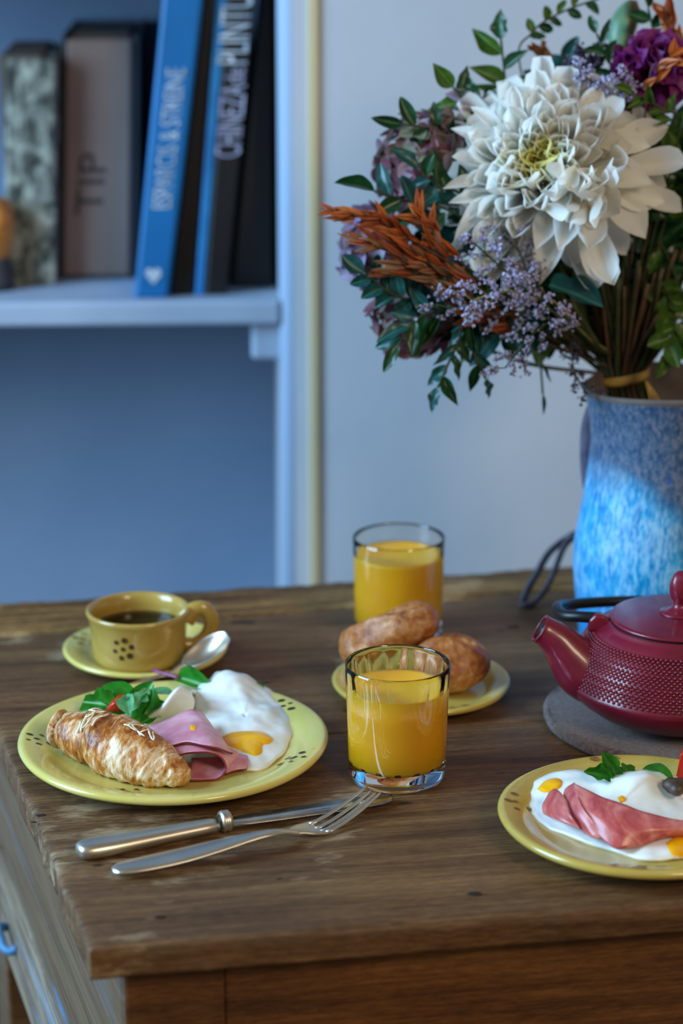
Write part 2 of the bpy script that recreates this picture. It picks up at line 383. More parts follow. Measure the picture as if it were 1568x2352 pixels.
simple('knot_dark', [(.4, '150c06'), (.6, '2a1a0e')], 200, .8, .2)
TB = thing('wooden_table', 'old dark brown plank table set for breakfast', 'table', V((FL.x + .35, FL.y + .35, 0)))
def plank(A, B, C, Dd, mat, th=TH, edge=(1, 1, 1, 1), seed=0, nu=150, nv=36):
    # A->B front, D->C back ; edge = roughness front, right, back, left
    Lu, Lv = (B - A).length, (Dd - A).length
    us = [0, .0015/Lu, .004/Lu, .009/Lu] + [.02/Lu + (1 - .03/Lu)*i/nu for i in range(nu)] + [1 - .004/Lu, 1]
    vs_ = [0, .0015/Lv, .004/Lv, .009/Lv] + [.015/Lv + (1 - .03/Lv)*i/nv for i in range(nv + 1)] + [1 - .009/Lv, 1 - .004/Lv, 1 - .0015/Lv, 1]
    vs, fs = [], []; nvv = len(vs_); nuu = len(us)
    for u in us:
        for v in vs_:
            p = (A*(1-u) + B*u)*(1-v) + (Dd*(1-u) + C*u)*v
            df, db, dl, dr = v*Lv, (1-v)*Lv, u*Lu, (1-u)*Lu
            z = nz(p, 9, seed)*.0006
            for d_, e in ((df, edge[0]), (db, edge[2]), (dl, edge[3])):
                k = (.0035 + .003*nz(p, 30, seed + 3) + .002*nz(p, 90, seed + 5))*e; k = max(k, .0008)
                if d_ < k*2: q = 1 - d_/(k*2); z -= k*q*q
                if d_ < .012 and e > .3:
                    off = (nz(p, 25, seed + 1)*.0024 + nz(p, 90, seed + 2)*.0016)*e*(1 - d_/.012)
                    p = p + (pr*off if d_ in (df, db) else et*off)
            vs.append(V((p.x, p.y, TZ + z)))
    for i in range(nuu - 1):
        for j in range(nvv - 1): fs.append((i*nvv + j, (i+1)*nvv + j, (i+1)*nvv + j + 1, i*nvv + j + 1))
    ring = [i*nvv for i in range(nuu)] + [(nuu-1)*nvv + j for j in range(1, nvv)] + [i*nvv + nvv - 1 for i in range(nuu - 2, -1, -1)] + [j for j in range(nvv - 2, 0, -1)]
    prev = ring
    for q in (.5, .93, 1.0):
        cur = []
        for k in ring:
            p = vs[k]; cxy = V((p.x, p.y, TZ - th*q)); inward = .0 if q < 1 else .0015
            w_ = nz((p.x, p.y, q), 40, seed + 8)*.0008
            cxy += (pr + et)*w_; cur.append(len(vs)); vs.append(cxy)
        for i in range(len(ring)):
            k = (i + 1) % len(ring); fs.append((prev[k], prev[i], cur[i], cur[k]))
        prev = cur
    fs.append(tuple(prev[::-1]))
    return vs, fs
G = pr*.0009
obj('plank', plank(FL, FR, R1 - G, L1 - G, None, edge=(.55, 0, .25, .6), seed=1), MATS['plank_wood'], TB)
obj('plank', plank(L1 + G, R1 + G, R2 - G, L2 - G, None, edge=(.25, 0, .7, .6), seed=2), MATS['plank_wood'], TB)
obj('plank', plank(L2 + G, R2 + G, BR, BL, None, edge=(.9, 0, 1.3, .6), seed=3, nv=24), MATS['worn_plank_wood'], TB)
rngk = random.Random(4)
for (x, y, sx, sy) in ((95, 1873, .0045, .0026), (78, 1890, .003, .0018), (222, 1988, .005, .0016), (366, 2107, .004, .0022), (1090, 2053, .006, .0028), (262, 1986, .002, .0012), (560, 1430, .012, .004), (640, 2020, .003, .0012), (1180, 1440, .008, .003)):
    c = T(x, y); vs = [c + V((0, 0, .0009))]
    for i in range(12):
        a = 2*pi*i/12; q = rngk.uniform(.7, 1.15); vs.append(c + et*(sx*q*cos(a)) + pr*(sy*q*sin(a)) + V((0, 0, .0006)))
    obj('knot_hole', (vs, [(0, 1 + i, 1 + (i + 1) % 12) for i in range(12)]), MATS['knot_dark'], TB)
# under-frame: legs, rails, drawer
O1, O2 = .026, .022
def Q(a, b): return FL + et*a + lt*b          # along front edge, along left edge
ZU = TZ - TH - .0005
LW = .072; LL = (BL - FL).length
nL = V((-lt.y, lt.x, 0));
C0 = Q(O1, O2)
def zside(x, y): return PL(x, y, C0, nL).z
zg = (zside(150, 2352) + zside(0, 1916))/2; zl = (zside(75, 2352) + zside(0, 2110))/2
for (a, b_) in ((O1, O2), (O1, LL - O2 - LW - .03), (1.15 - O1 - LW, O2), (1.15 - O1 - LW, LL - O2 - LW - .03)):
    q = [Q(a, b_), Q(a + LW, b_), Q(a + LW, b_ + LW), Q(a, b_ + LW)]
    o = obj('leg', prism([p[:2] for p in q], 0, ZU), MATS['edge_wood'], TB, smooth=False); mod_bevel(o, .003)
    if a < .1:
        o.data.materials.append(MATS['side_paint'])
        for pl in o.data.polygons:
            if pl.normal.dot(nL if nL.dot(et) < 0 else -nL) > .8: pl.material_index = 1
q = [Q(O1 + LW, O2 + .0015), Q(1.15 - O1 - LW, O2 + .0015), Q(1.15 - O1 - LW, O2 + .022), Q(O1 + LW, O2 + .022)]
o = obj('front_rail', prism([p[:2] for p in q], zl, ZU), MATS['edge_wood'], TB, smooth=False); mod_bevel(o, .002)
y0, y1 = O2 + .0, LL - O2 - LW - .03
q = [Q(O1 - .001, y0 + .004), Q(O1 + .018, y0 + .004), Q(O1 + .018, y1), Q(O1 - .001, y1)]
o = obj('side_rail', prism([p[:2] for p in q], zg + .004, ZU), MATS['side_paint'], TB, smooth=False); mod_bevel(o, .002)
q = [Q(O1 + .004, y0 + .004), Q(O1 + .018, y0 + .004), Q(O1 + .018, y1), Q(O1 + .004, y1)]
o = obj('groove', prism([p[:2] for p in q], zg - .006, zg + .006), MATS['blue_paint'], TB, smooth=False)
q = [Q(O1 - .004, y0 + .004), Q(O1 + .018, y0 + .004), Q(O1 + .018, y1), Q(O1 - .004, y1)]
o = obj('drawer_front', prism([p[:2] for p in q], zl, zg - .004), MATS['drawer_paint'], TB, smooth=False); mod_bevel(o, .004, 3)
dk = o
pk = PL(38, 2180, Q(O1 - .004, 0), nL); outv = -et
path = [pk, pk + outv*.006 + V((0, 0, -.002)), pk + outv*.011 + lt*.006, pk + outv*.012 + lt*.022 + V((0, 0, .004)), pk + outv*.010 + lt*.040 + V((0, 0, .004)), pk + outv*.002 + lt*.046]
obj('drawer_pull', tube(cr(path, 5), .0042, 10), MATS['blue_paint'], dk, label='blue painted drawer pull')
q = [Q(O1 + LW, LL - .09), Q(1.15 - O1 - LW, LL - .09), Q(1.15 - O1 - LW, LL - .07), Q(O1 + LW, LL - .07)]
obj('rear_rail', prism([p[:2] for p in q], zl, ZU), MATS['edge_wood'], TB, smooth=False)
# ================================================================== TABLEWARE
def glaze(name, lo, hi, rough=.2, sp=True):
    b = NB(name); v = b.coord(); n = b.noise(v, 14, 5, .6)
    c = b.ramp(n, [(.32, lo), (.68, hi)])
    if sp: c = b.mix(b.ramp(b.noise(v, 120, 3), [(.66, 0.0), (.74, .35)]), c, '7d6d25')
    b.set(col=c, rough=rough, coat=.35).bump(b.noise(v, 30, 3), .08, .001); return b.m
glaze('yellow_glaze', 'ccba5e', 'dccb76'); glaze('cup_glaze', 'a38238', 'b8984a'); glaze('ochre_glaze', 'b89c45', 'c9b056', .22)
simple('dot_brown', [(.4, '33210f'), (.6, '4a3218')], 200, .35, 0); simple('dot_faded', [(.4, '7a5424'), (.6, '967034')], 200, .35, 0)
def plate(name, label, c, Rr, mat, dmat, clusters, hgt=.02, well=.74, dots=6, ds=.0042):
    c = V((c.x, c.y, TZ)); t = thing(name, label, 'plate', c)
    h = hgt
    prof = [(0, .003), (Rr*.52, .003), (Rr*.54, 0), (Rr*.6, 0), (Rr*.63, .003), (Rr*.82, h*.42), (Rr*.95, h*.62), (Rr*.99, h*.72), (Rr, h*.84), (Rr*.993, h*.94), (Rr*.975, h), (Rr*.95, h*.99), (Rr*.86, h*.86), (Rr*(well + .03), h*.72), (Rr*well, h*.58), (Rr*(well - .06), h*.44), (Rr*.4, h*.4), (0, h*.4)]
    def wob(r, z, a): return r*(1 + .004*sin(3*a + 1) + .003*sin(5*a)), z + (.0006*sin(2*a + .7) if r > Rr*.5 else 0)
    obj('dish', lathe(prof, 120, c, wob), mat, t)
    for k, (ang, rr) in enumerate(clusters):
        rr = min(rr, .875)
        vs, fs = [], []
        for q in range(dots):
            if q == dots - 1: dx, dy = 0, 0
            else: dx, dy = ds*3.4*cos(2*pi*q/(dots - 1) + k), ds*3.4*sin(2*pi*q/(dots - 1) + k)
            x = rr*Rr*cos(ang) + dx; y = rr*Rr*sin(ang) + dy; r = sqrt(x*x + y*y); kk = min(1, .925*Rr/r); x *= kk; y *= kk
            rad = ds*random.uniform(.55, 1.0); e = atan2(y, x); n0 = len(vs)
            for i in range(10):
                a = 2*pi*i/10; px, py = x + rad*cos(a)*1.25, y + rad*sin(a)*.8
                r2 = min(sqrt(px*px + py*py), Rr*.985); z = h*.94
                for (ra, za), (rb, zb_) in zip(prof[10:], prof[11:]):
                    if rb <= r2 <= ra: z = za + (zb_ - za)*(ra - r2)/(ra - rb + 1e-9); break
                vs.append(c + V((px, py, z + .0009)))
            fs.append(tuple(range(n0, n0 + 10)))
        obj('painted_dots', (vs, fs), dmat, t, smooth=False)
    return t, c
def ang_px(c, x, y, z=.018):
    p = T(x, y, z) - c; return atan2(p.y, p.x), V((p.x, p.y)).length
pc = T(397, 1693, .019); PR = 356*S((pc - CAM).dot(V((0, cos(PITCH), -sin(PITCH)))))
cl = []
for x, y in ((78, 1700), (295, 1801), (672, 1739), (660, 1622), (205, 1592)):
    a, r = ang_px(V((pc.x, pc.y, TZ)), x, y); cl.append((a, r/PR))
PT, PC = plate('dinner_plate', 'large yellow glazed plate with croissant, ham and egg', pc, PR, MATS['yellow_glaze'], MATS['dot_brown'], cl, .021, .78, 6, .0029)
rc = T(1470, 1864, .019); RR = 328*S((rc - CAM).dot(V((0, cos(PITCH), -sin(PITCH)))))
cl = []
for x, y in ((1172, 1843), (1385, 1741), (1440, 1990), (1478, 1991)):
    a, r = ang_px(V((rc.x, rc.y, TZ)), x, y); cl.append((a, r/RR))
RT, RC = plate('dinner_plate', 'ochre plate with ham and egg, cut off by the right picture edge', rc, RR, MATS['ochre_glaze'], MATS['dot_faded'], cl, .021, .78, 5, .0036)
sc = T(966, 1562, .014); SR = 205*S((sc - CAM).dot(V((0, cos(PITCH), -sin(PITCH)))))
ST, SC = plate('side_plate', 'small ochre plate under the two bread rolls', sc, SR, MATS['ochre_glaze'], MATS['dot_faded'], [(-1.2, .86)], .016, .76, 5, .003)
uc = T(333, 1488, .012); UR = 189*S((uc - CAM).dot(V((0, cos(PITCH), -sin(PITCH)))))
UT, UC = plate('saucer', 'yellow saucer under the coffee cup', uc, UR, MATS['yellow_glaze'], MATS['dot_faded'], [(2.8, .84)], .015, .72, 5, .003)

# cup
cz = TZ + .007; k = T(317, 1401, .058); CC = V((k.x, k.y, cz)); CRd = 120*S((k - CAM).dot(V((0, cos(PITCH), -sin(PITCH)))))
t = thing('coffee_cup', 'yellow-brown glazed cup of black coffee with dotted flower', 'cup', CC)
CH = .052
prof = [(0, .003), (CRd*.6, .003), (CRd*.63, 0), (CRd*.70, 0), (CRd*.76, .003), (CRd*.87, .0075), (CRd*.895, .012), (CRd*.915, .03), (CRd*.94, CH*.84), (CRd*.975, CH*.92), (CRd, CH*.97), (CRd*.99, CH*1.01), (CRd*.96, CH*1.025), (CRd*.915, CH*1.01), (CRd*.87, CH*.93), (CRd*.86, CH*.80), (CRd*.85, .02), (CRd*.78, .011), (CRd*.4, .008), (0, .008)]
obj('body', lathe(prof, 96, CC), MATS['cup_glaze'], t)
vs, fs = [], []
kd = PL(282, 1492, CC + V((0, -CRd*.9, 0)), V((0, 1, 0))) - CC; a0 = -pi/2 + kd.x/(CRd*.92); z0 = kd.z
for q, (du, dv, rd) in enumerate([(0, 0, .0022)] + [(.0082*cos(i*pi/3 + .3), .0088*sin(i*pi/3 + .3), (.0026, .0028, .0022, .002, .0024, .003)[i]) for i in range(6)]):
    n0 = len(vs)
    for i in range(10):
        a = a0 + (du + rd*cos(i*pi/5))/(CRd*.92); z = z0 + dv + rd*sin(i*pi/5)
        rr = CRd*(.915 + (.95 - .915)*max(0, (z - .03))/(CH*.86 - .03)) if z > .03 else CRd*(.895 + .02*(z - .012)/.018)
        vs.append(CC + V(((rr + .0005)*cos(a), (rr + .0005)*sin(a), z)))
    fs.append(tuple(range(n0, n0 + 10)))
obj('painted_flower', (vs, fs), MATS['dot_brown'], t, smooth=False)
ha = R(8); hd = V((cos(ha), sin(ha), 0))
hp = [CC + hd*CRd*.9 + V((0, 0, .04)), CC + hd*(CRd*1.06) + V((0, 0, .048)), CC + hd*(CRd*1.27) + V((0, 0, .049)), CC + hd*(CRd*1.40) + V((0, 0, .038)), CC + hd*(CRd*1.33) + V((0, 0, .024)), CC + hd*(CRd*1.10) + V((0, 0, .015)), CC + hd*CRd*.86 + V((0, 0, .014))]
obj('handle', tube(cr(hp, 6), crs([.0075, .0065, .0058, .0058, .0058, .006, .007], 6), 14, flat=1.25), MATS['cup_glaze'], t)
b = NB('black_coffee'); b.set(col='050403', rough=.05, spec=.1)
o = obj('coffee', lathe([(CRd*.856, CH*.70), (CRd*.845, CH*.705), (CRd*.6, CH*.702), (0, CH*.702)], 64, CC), MATS['black_coffee']); tag(o, 'black coffee filling the yellow-brown cup', 'coffee')

# silver
def silver(name, col, rough):
    b = NB(name); v = b.coord(); n = b.noise(v, 60, 5)
    b.set(col=b.ramp(n, [(.3, col), (.75, 'd2cbbd')]), metal=1.0, rough=b.ramp(n, [(.3, rough), (.7, rough + .1)])); b.bump(b.noise(v, 300, 2), .03, .0004); return b.m
silver('old_silver', 'd2c9b8', .32); silver('blade_steel', '9aa0a8', .2)
# spoon on the saucer
tsp = thing('teaspoon', 'silver teaspoon lying across the saucer in front of the cup', 'spoon', T(400, 1540, .013))
sp = [T(282, 1582, .017), T(345, 1560, .0155), T(392, 1545, .0175), T(424, 1524, .023)]
obj('handle', tube(cr(sp, 6), crs([.0046, .0036, .0028, .0026], 6), 10, flat=.45), MATS['old_silver'], tsp)
ca, cb = T(420, 1526, .0225), T(524, 1459, .046); ax = (cb - ca); Ls = ax.length; ax.normalize()
vs, fs = [], []; nu, nv = 14, 12
fr = frame(ca, ax, V((-.55, -.5, .75)))
for i in range(nu + 1):
    u = i/nu; wd = .0155*sqrt(max(0, 1 - (2*u - 1.04)**2/1.09))*(.78 + .22*u) + .0014*(1 - u)
    for j in range(nv + 1):
        s_ = -1 + 2*j/nv; dp = .0075*sin(pi*min(1, u*1.02))**.8*(1 - s_*s_)
        vs.append(fr @ V((u*Ls, s_*wd, -dp)))
for i in range(nu):
    for j in range(nv): fs.append((i*(nv+1) + j, (i+1)*(nv+1) + j, (i+1)*(nv+1) + j + 1, i*(nv+1) + j + 1))
o = obj('bowl', (vs, fs), MATS['old_silver'], tsp); mod_solid(o, .0012); mod_sub(o)

# knife
kn = thing('table_knife', 'silver table knife with rounded handle lying beside the fork', 'knife', T(500, 1905))
h0, h1 = T(176, 1955, .0065), T(505, 1893, .0065); kx = (h1 - h0).normalized(); kl = (h1 - h0).length; ky = V((-kx.y, kx.x, 0))
st = [0, .006, .02, .06, .12, .2, .3, .5, .7, .9, 1.0]; KS = 1.3; wd = [.0006, .0042, .0068, .0084, .009, .0092, .009, .0078, .0066, .006, .0058]; hh = [.0006, .0036, .005, .0058, .0062, .0062, .006, .0054, .0048, .0046, .0046]
def section(i, n=20):
    out = []
    for k_ in range(n):
        a = 2*pi*k_/n; c_, s_ = cos(a), sin(a)
        y = abs(c_)**.75*(1 if c_ > 0 else -1)*wd[i]*KS; z = abs(s_)**.9*(1 if s_ > 0 else -1)*hh[i]*1.12
        if abs(c_) < .25: pass
        out.append(h0 + kx*(kl*st[i]) + ky*y + V((0, 0, z)))
    return out
vs = [p for i in range(len(st)) for p in section(i)]; n = 20
fs = [(i*n + k_, i*n + (k_+1) % n, (i+1)*n + (k_+1) % n, (i+1)*n + k_) for i in range(len(st)-1) for k_ in range(n)] + [tuple(range(n-1, -1, -1)), tuple((len(st)-1)*n + k_ for k_ in range(n))]
o = obj('handle', (vs, fs), MATS['old_silver'], kn); mod_sub(o); fixn(o)
vs, fs = [], []
cp = [(0, .006), (.0008, .0082), (.0028, .0088), (.004, .0078), (.0048, .0086), (.007, .0084), (.0086, .0068), (.0095, .004)]
for x_, r_ in cp:
    for k_ in range(20):
        a = 2*pi*k_/20; vs.append(h1 + kx*x_ + ky*(r_*1.02*cos(a)) + V((0, 0, r_*.98*sin(a) + .0018)))
fs = [(i*20 + k_, i*20 + (k_+1) % 20, (i+1)*20 + (k_+1) % 20, (i+1)*20 + k_) for i in range(len(cp)-1) for k_ in range(20)] + [tuple((len(cp)-1)*20 + k_ for k_ in range(20))]
o = obj('bolster', (vs, fs), MATS['old_silver'], kn); fixn(o)
b0 = h1 + kx*.008; b1 = T(905, 1832, .0045); bl = (b1 - b0).length; bx = (b1 - b0).normalized(); by = V((-bx.y, bx.x, 0))
rows = []
for u, w0, w1 in ((0, -.004, .0055), (.04, -.006, .007), (.1, -.0078, .008), (.3, -.009, .0085), (.6, -.0098, .009), (.8, -.0098, .009), (.9, -.0088, .0085), (.96, -.006, .0075), (.99, -.002, .006), (1.0, .002, .0045)):
    p = b0 + bx*(bl*u); rows.append([p + by*w0, p + by*(w0*.5 + w1*.5), p + by*w1])
vs = []; fs = []
for r_ in rows:
    for j, p in enumerate(r_): vs.append(p + V((0, 0, (.0002, .0007, .001)[j])))
    for j, p in enumerate(r_): vs.append(p - V((0, 0, (.0002, .0006, .001)[j])))
for i in range(len(rows) - 1):
    a, c_ = i*6, (i+1)*6
    for j in range(2): fs.append((a + j, a + j + 1, c_ + j + 1, c_ + j)); fs.append((a + 3 + j + 1, a + 3 + j, c_ + 3 + j, c_ + 3 + j + 1))
    fs.append((a, c_, c_ + 3, a + 3)); fs.append((a + 2, a + 5, c_ + 5, c_ + 2))
o = obj('blade', (vs, fs), MATS['blade_steel'], kn); fixn(o)

# fork
fk = thing('table_fork', 'silver four-tined fork lying in front of the knife', 'fork', T(520, 1935))
g = [(258, 2000, .0045), (275, 1996, .005), (330, 1985, .0062), (420, 1965, .008), (520, 1938, .0115), (585, 1921, .0145), (625, 1914, .0145), (655, 1912, .0105), (680, 1912, .0062)]
C = cr([T(*q) for q in g], 5); ws = crs([.004, .0088, .0116, .0118, .0092, .0064, .0050, .0050, .0068], 5)
def strap(C, ws, th, crown=.25, n=16):
    vs, fs = [], []
    for i, p in enumerate(C):
        tt = (C[min(i+1, len(C)-1)] - C[max(i-1, 0)]).normalized(); s_ = V((0, 0, 1)).cross(tt).normalized(); up_ = tt.cross(s_)
        for k_ in range(n):
            a = 2*pi*k_/n; vs.append(p + s_*cos(a)*ws[i] + up_*(sin(a)*th[i] + (1 - cos(a)**2)*crown*th[i]))
    for i in range(len(C)-1):
        for k_ in range(n): fs.append((i*n + k_, i*n + (k_+1) % n, (i+1)*n + (k_+1) % n, (i+1)*n + k_))
    fs += [tuple(range(n-1, -1, -1)), tuple((len(C)-1)*n + k_ for k_ in range(n))]
    return vs, fs
th = crs([.0015, .0023, .0024, .0022, .002, .002, .0021, .002, .0016], 5)
o = obj('handle', strap(C, ws, th), MATS['old_silver'], fk); fixn(o)
hx = (T(860, 1862, 0) - V((T(680, 1912, .0062).x, T(680, 1912, .0062).y, TZ))); hl = hx.length; hx.normalize(); hy = V((-hx.y, hx.x, 0)); hb = V((T(680, 1912, .0062).x, T(680, 1912, .0062).y, TZ))
def fz(u): return .0062 - .0052*sin(min(1, u/.34)*pi/2) + (0.0155*((u - .3)/.7)**1.5 if u > .3 else 0)
rows = []
for u, wv in ((-.05, .0045), (.04, .0075), (.12, .0105), (.22, .0122), (.26, .0126), (.30, .0126)):
    rows.append([hb + hx*(hl*u) + hy*(wv*s_) + V((0, 0, fz(max(u, 0)) + .0022*s_*s_)) for s_ in (-1, -.5, 0, .5, 1)])
o = obj('head', sheet(rows, 4, 4), MATS['old_silver'], fk); mod_solid(o, .0019)
for q in (-1.5, -.5, .5, 1.5):
    c_ = [hb + hx*(hl*u) + hy*(q*(.0066 - .0012*max(0, u - .4)/.6)) + V((0, 0, fz(u) + .0009*(q/1.5)**2*2.2)) for u in (.27, .36, .48, .6, .72, .84, .95, 1.0)]
    o = obj('tine', strap(c_, [.0024, .0023, .0022, .0021, .002, .0018, .0014, .0007], [.0011]*6 + [.0009, .0005], 0, 8), MATS['old_silver'], fk); fixn(o)

# glasses and juice
b = NB('clear_glass'); b.set(col='fcfefd', trans=1.0, rough=.0, ior=1.48)
b = NB('orange_juice'); v = b.coord(); b.set(col=b.ramp(b.noise(v, 25, 3), [(.3, 'ffb803'), (.7, 'ffc006')]), rough=.4, sss=.0).sssr((1.0, .55, .1), .012)
def glass(label, jl, c, rb, rt, h, facets, fill, baset=.013):
    t = thing('juice_glass', label, 'glass', c)
    n = 120; n2 = facets
    outer = [(rb*.0, .0012), (rb*.75, .0012), (rb*.9, 0.0), (rb*.975, .0012), (rb, .005)] + [(rb + (rt - rb)*q, .005 + (h - .0065)*q) for q in (.1, .25, .5, .75, .95)] + [(rt - .0001, h - .0006), (rt - .0008, h), (rt - .0014, h - .0004)]
    inner = [(rt - .0015, h - .002), (rt - .0016, h - .012)] + [(rb + (rt - rb)*q - .0024, h*q) for q in (.8, .6, .4, .25)] + [(rb - .0034, baset + .008), (rb - .005, baset + .003), (rb*.8, baset), (rb*.4, baset - .0006), (0, baset - .0008)]
    def wob(r, z, a):
        if n2 and .012 < z < h - .011 and r < rt and (r, z) in inner_set:
            f = abs(sin(n2*a/2)); return r - .0017*(1 - f)**1.3, z
        return r, z
    inner_set = set(inner)
    o = obj('tumbler', lathe(outer + inner, n, c, wob), MATS['clear_glass'], t); fixn(o)
    # the juice
    zt = baset + (h - baset)*fill
    js = []
    for q in (.25, .4, .6, .8):
        z = h*q
        if z < zt: js.append((rb + (rt - rb)*q - .0022, z))
    e = zt/h; js.append((rb + (rt - rb)*e - .0022, zt))
    jp = [(0, baset - .0006), (rb*.4, baset - .0004), (rb*.8, baset + .0002), (rb - .0048, baset + .0033), (rb - .0032, baset + .008)] + js + [(rt - .007, zt - .0004), (0, zt - .0005)]
    j = obj('orange_juice', lathe(jp, 96, c), MATS['orange_juice'], None, loc=c); fixn(j); tag(j, jl, 'juice')
    return t
def dpt(p): return (p - CAM).dot(V((0, cos(PITCH), -sin(PITCH))))
g1 = T(911, 1782); glass('faceted glass of orange juice standing near the fork tines', 'orange juice in the glass near the fork', g1, 110*S(dpt(g1)), 121*S(dpt(g1))*.985, .098, 14, .76)
g2 = T(914, 1460); glass('glass of orange juice standing behind the bread rolls', 'orange juice in the glass behind the rolls', g2, 99*S(dpt(g2)), 106*S(dpt(g2))*.985, .099, 0, .80)

# ------------------------------------------------------------------ teapot and trivet
TC = T(1548, 1655); td = dpt(TC)
b = NB('grey_felt'); v = b.coord(); n1 = b.noise(v, 280, 5, .75); n2 = b.noise(v, 420, 4)
b.set(col=b.ramp(b.math('ADD', b.math('MULTIPLY', n1, .6), b.math('MULTIPLY', n2, .4)), [(.38, '432c22'), (.5, '644638'), (.64, '8a6755')]), rough=.95, sheen=.4).bump(n1, .9, .004)
TRr = 298*S(td)
def twob(r, z, a): return r*(1 + .004*sin(7*a) + .003*sin(13*a + 1)), z + .0004*sin(9*a)*(r > .02)
o = obj('felt_trivet', lathe([(0, 0), (TRr*.97, 0), (TRr, .002), (TRr*1.004, .006), (TRr*.99, .0095), (TRr*.96, .0105), (TRr*.7, .0102), (0, .0102)], 140, TC, twob), MATS['grey_felt'], None, loc=TC); tag(o, 'round grey felt trivet under the red teapot', 'trivet')
rng = random.Random(3); vs, fs = [], []
for i in range(6000):
    a = rng.uniform(0, 2*pi); q = rng.random(); r = TRr*(.955 + .05*q); z = .0105 - .007*q*q if q < .8 else rng.uniform(.001, .006)
    p = TC + V((r*cos(a), r*sin(a), z)); dr = V((cos(a + rng.uniform(-1, 1)), sin(a + rng.uniform(-1, 1)), rng.uniform(-.2, .9))).normalized()*rng.uniform(.0015, .0042)
    s_ = dr.cross(V((0, 0, 1))).normalized()*.00022; n0 = len(vs); vs += [p - s_, p + s_, p + dr]; fs.append((n0, n0+1, n0+2))
f = obj('felt_fibres', (vs, fs), MATS['grey_felt'], o); tag(f, kind='stuff')
b = NB('red_enamel'); v = b.coord(); n1 = b.noise(v, 30, 4); b.set(col=b.ramp(n1, [(.35, '680b22'), (.65, '7a122c')]), rough=.36, coat=.3).bump(b.noise(v, 350, 3), .15, .0005)
b = NB('dark_iron'); b.set(col='1a1c20', rough=.4, metal=.3)
ZK = .91; PB = T(1548, 1674) + V((0, 0, .0107)); mr = 250*S(td)
t = thing('cast_iron_teapot', 'dark red cast iron teapot with hobnail band', 'teapot', PB)
body = [(r_, z_*ZK) for r_, z_ in [(0, .001), (mr*.42, .001), (mr*.46, 0), (mr*.5, .0008), (mr*.6, .005), (mr*.78, .014), (mr*.9, .0235), (mr*.975, .0325), (mr*1.0, .039), (mr*1.0, .0415), (mr*.985, .0435), (mr*.955, .054), (mr*.90, .066), (mr*.83, .0775), (mr*.745, .0865), (mr*.68, .0915), (mr*.655, .0925), (mr*.645, .095), (mr*.63, .0958), (mr*.61, .0953), (mr*.59, .093), (mr*.56, .082), (0, .082)]]
obj('body', lathe(body, 128, PB), MATS['red_enamel'], t)
vs, fs = [], []
seg = [(mr*.985, .0435*ZK), (mr*.955, .054*ZK), (mr*.90, .066*ZK), (mr*.83, .0775*ZK), (mr*.755, .0862*ZK)]
pp = cr([(r, 0, z) for r, z in seg], 12); ln = [0]
for a_, b_ in zip(pp, pp[1:]): ln.append(ln[-1] + (b_ - a_).length)
NR = 19
for i in range(NR):
    s_ = ln[-1]*(i + .6)/(NR + .3); j = max(k_ for k_ in range(len(ln)) if ln[k_] <= s_); p = pp[j]; q_ = pp[min(j+1, len(pp)-1)]
    tg = (q_ - p).normalized() if (q_ - p).length > 0 else V((0, 0, 1)); nn = V((tg.z, 0, -tg.x)); 
    if nn.x < 0: nn = -nn
    cnt = 112
    for k_ in range(cnt):
        a = 2*pi*(k_ + .5*(i % 2))/cnt; rad = .0018*(.75 + .25*p.x/mr); ca_, sa_ = cos(a), sin(a)
        o_ = V((p.x*ca_, p.x*sa_, p.z)); n_ = V((nn.x*ca_, nn.x*sa_, nn.z)); u_ = V((-sa_, ca_, 0)); v_ = n_.cross(u_); n0 = len(vs)
        for (rr, hz) in ((1, -.15), (.8, .5), (.4, .85)):
            for m_ in range(6): vs.append(PB + o_ + (u_*cos(m_*pi/3) + v_*sin(m_*pi/3))*rad*rr + n_*rad*hz)
        vs.append(PB + o_ + n_*rad)
        for l_ in range(2):
            for m_ in range(6): fs.append((n0 + l_*6 + m_, n0 + l_*6 + (m_+1) % 6, n0 + l_*6 + 6 + (m_+1) % 6, n0 + l_*6 + 6 + m_))
        for m_ in range(6): fs.append((n0 + 12 + m_, n0 + 12 + (m_+1) % 6, n0 + 18))
o = obj('hobnails', (vs, fs), MATS['red_enamel'], t); tag(o, 'rows of raised hobnails around the red body', kind='stuff')
lr = mr*.622
lid = [(0, .1005), (.006, .1005), (lr*.3, .1), (lr*.7, .0985), (lr*.93, .0968), (lr*.985, .0965), (lr, .095), (lr*.985, .0935), (lr*.9, .093), (0, .093)]
def lid_w(r, z, a): return r, z - .0058
LD = obj('lid', lathe(lid, 96, PB, lid_w), MATS['red_enamel'], t)
obj('lid_rim', lathe([(lr*.96, .0849), (lr*1.0, .0849), (lr*1.0, .0872), (lr*.96, .0872)], 96, PB), MATS['dark_iron'], t)
kp = [(0, .138), (.003, .1378), (.0062, .136), (.0085, .131), (.0092, .126), (.0088, .121), (.0075, .1165), (.0055, .1135), (.0052, .111), (.0075, .1085), (.012, .1065), (.017, .1055), (.017, .1045), (0, .1045)]
def kwob(r, z, a): return r*(1 + (.06*sin(5*a + z*300) if z > .114 else 0)), (z - .1045)*1.08 + .0942
obj('knob', lathe(kp, 40, PB, kwob), MATS['red_enamel'], LD)
def TP(x, y, dy=0.0):          # point in the vertical plane through the pot axis, dy towards the back
    return PL(x, y, PB + V((0, dy, 0)), V((0, 1, 0)))
spth = [TP(1400, 1560, -.012), TP(1345, 1540, -.012), TP(1312, 1508, -.012), TP(1282, 1473, -.012), TP(1250, 1449, -.012), TP(1240, 1443, -.012)]
C = cr(spth, 6); rs = crs([.026, .0255, .0205, .0158, .0125, .0126], 6)
sv, sf = tube(C, rs, 28, cap=False, up=(0, 0, 1))
o = obj('spout', (sv, sf), MATS['red_enamel'], t); mod_solid(o, .0028, -1); fixn(o)
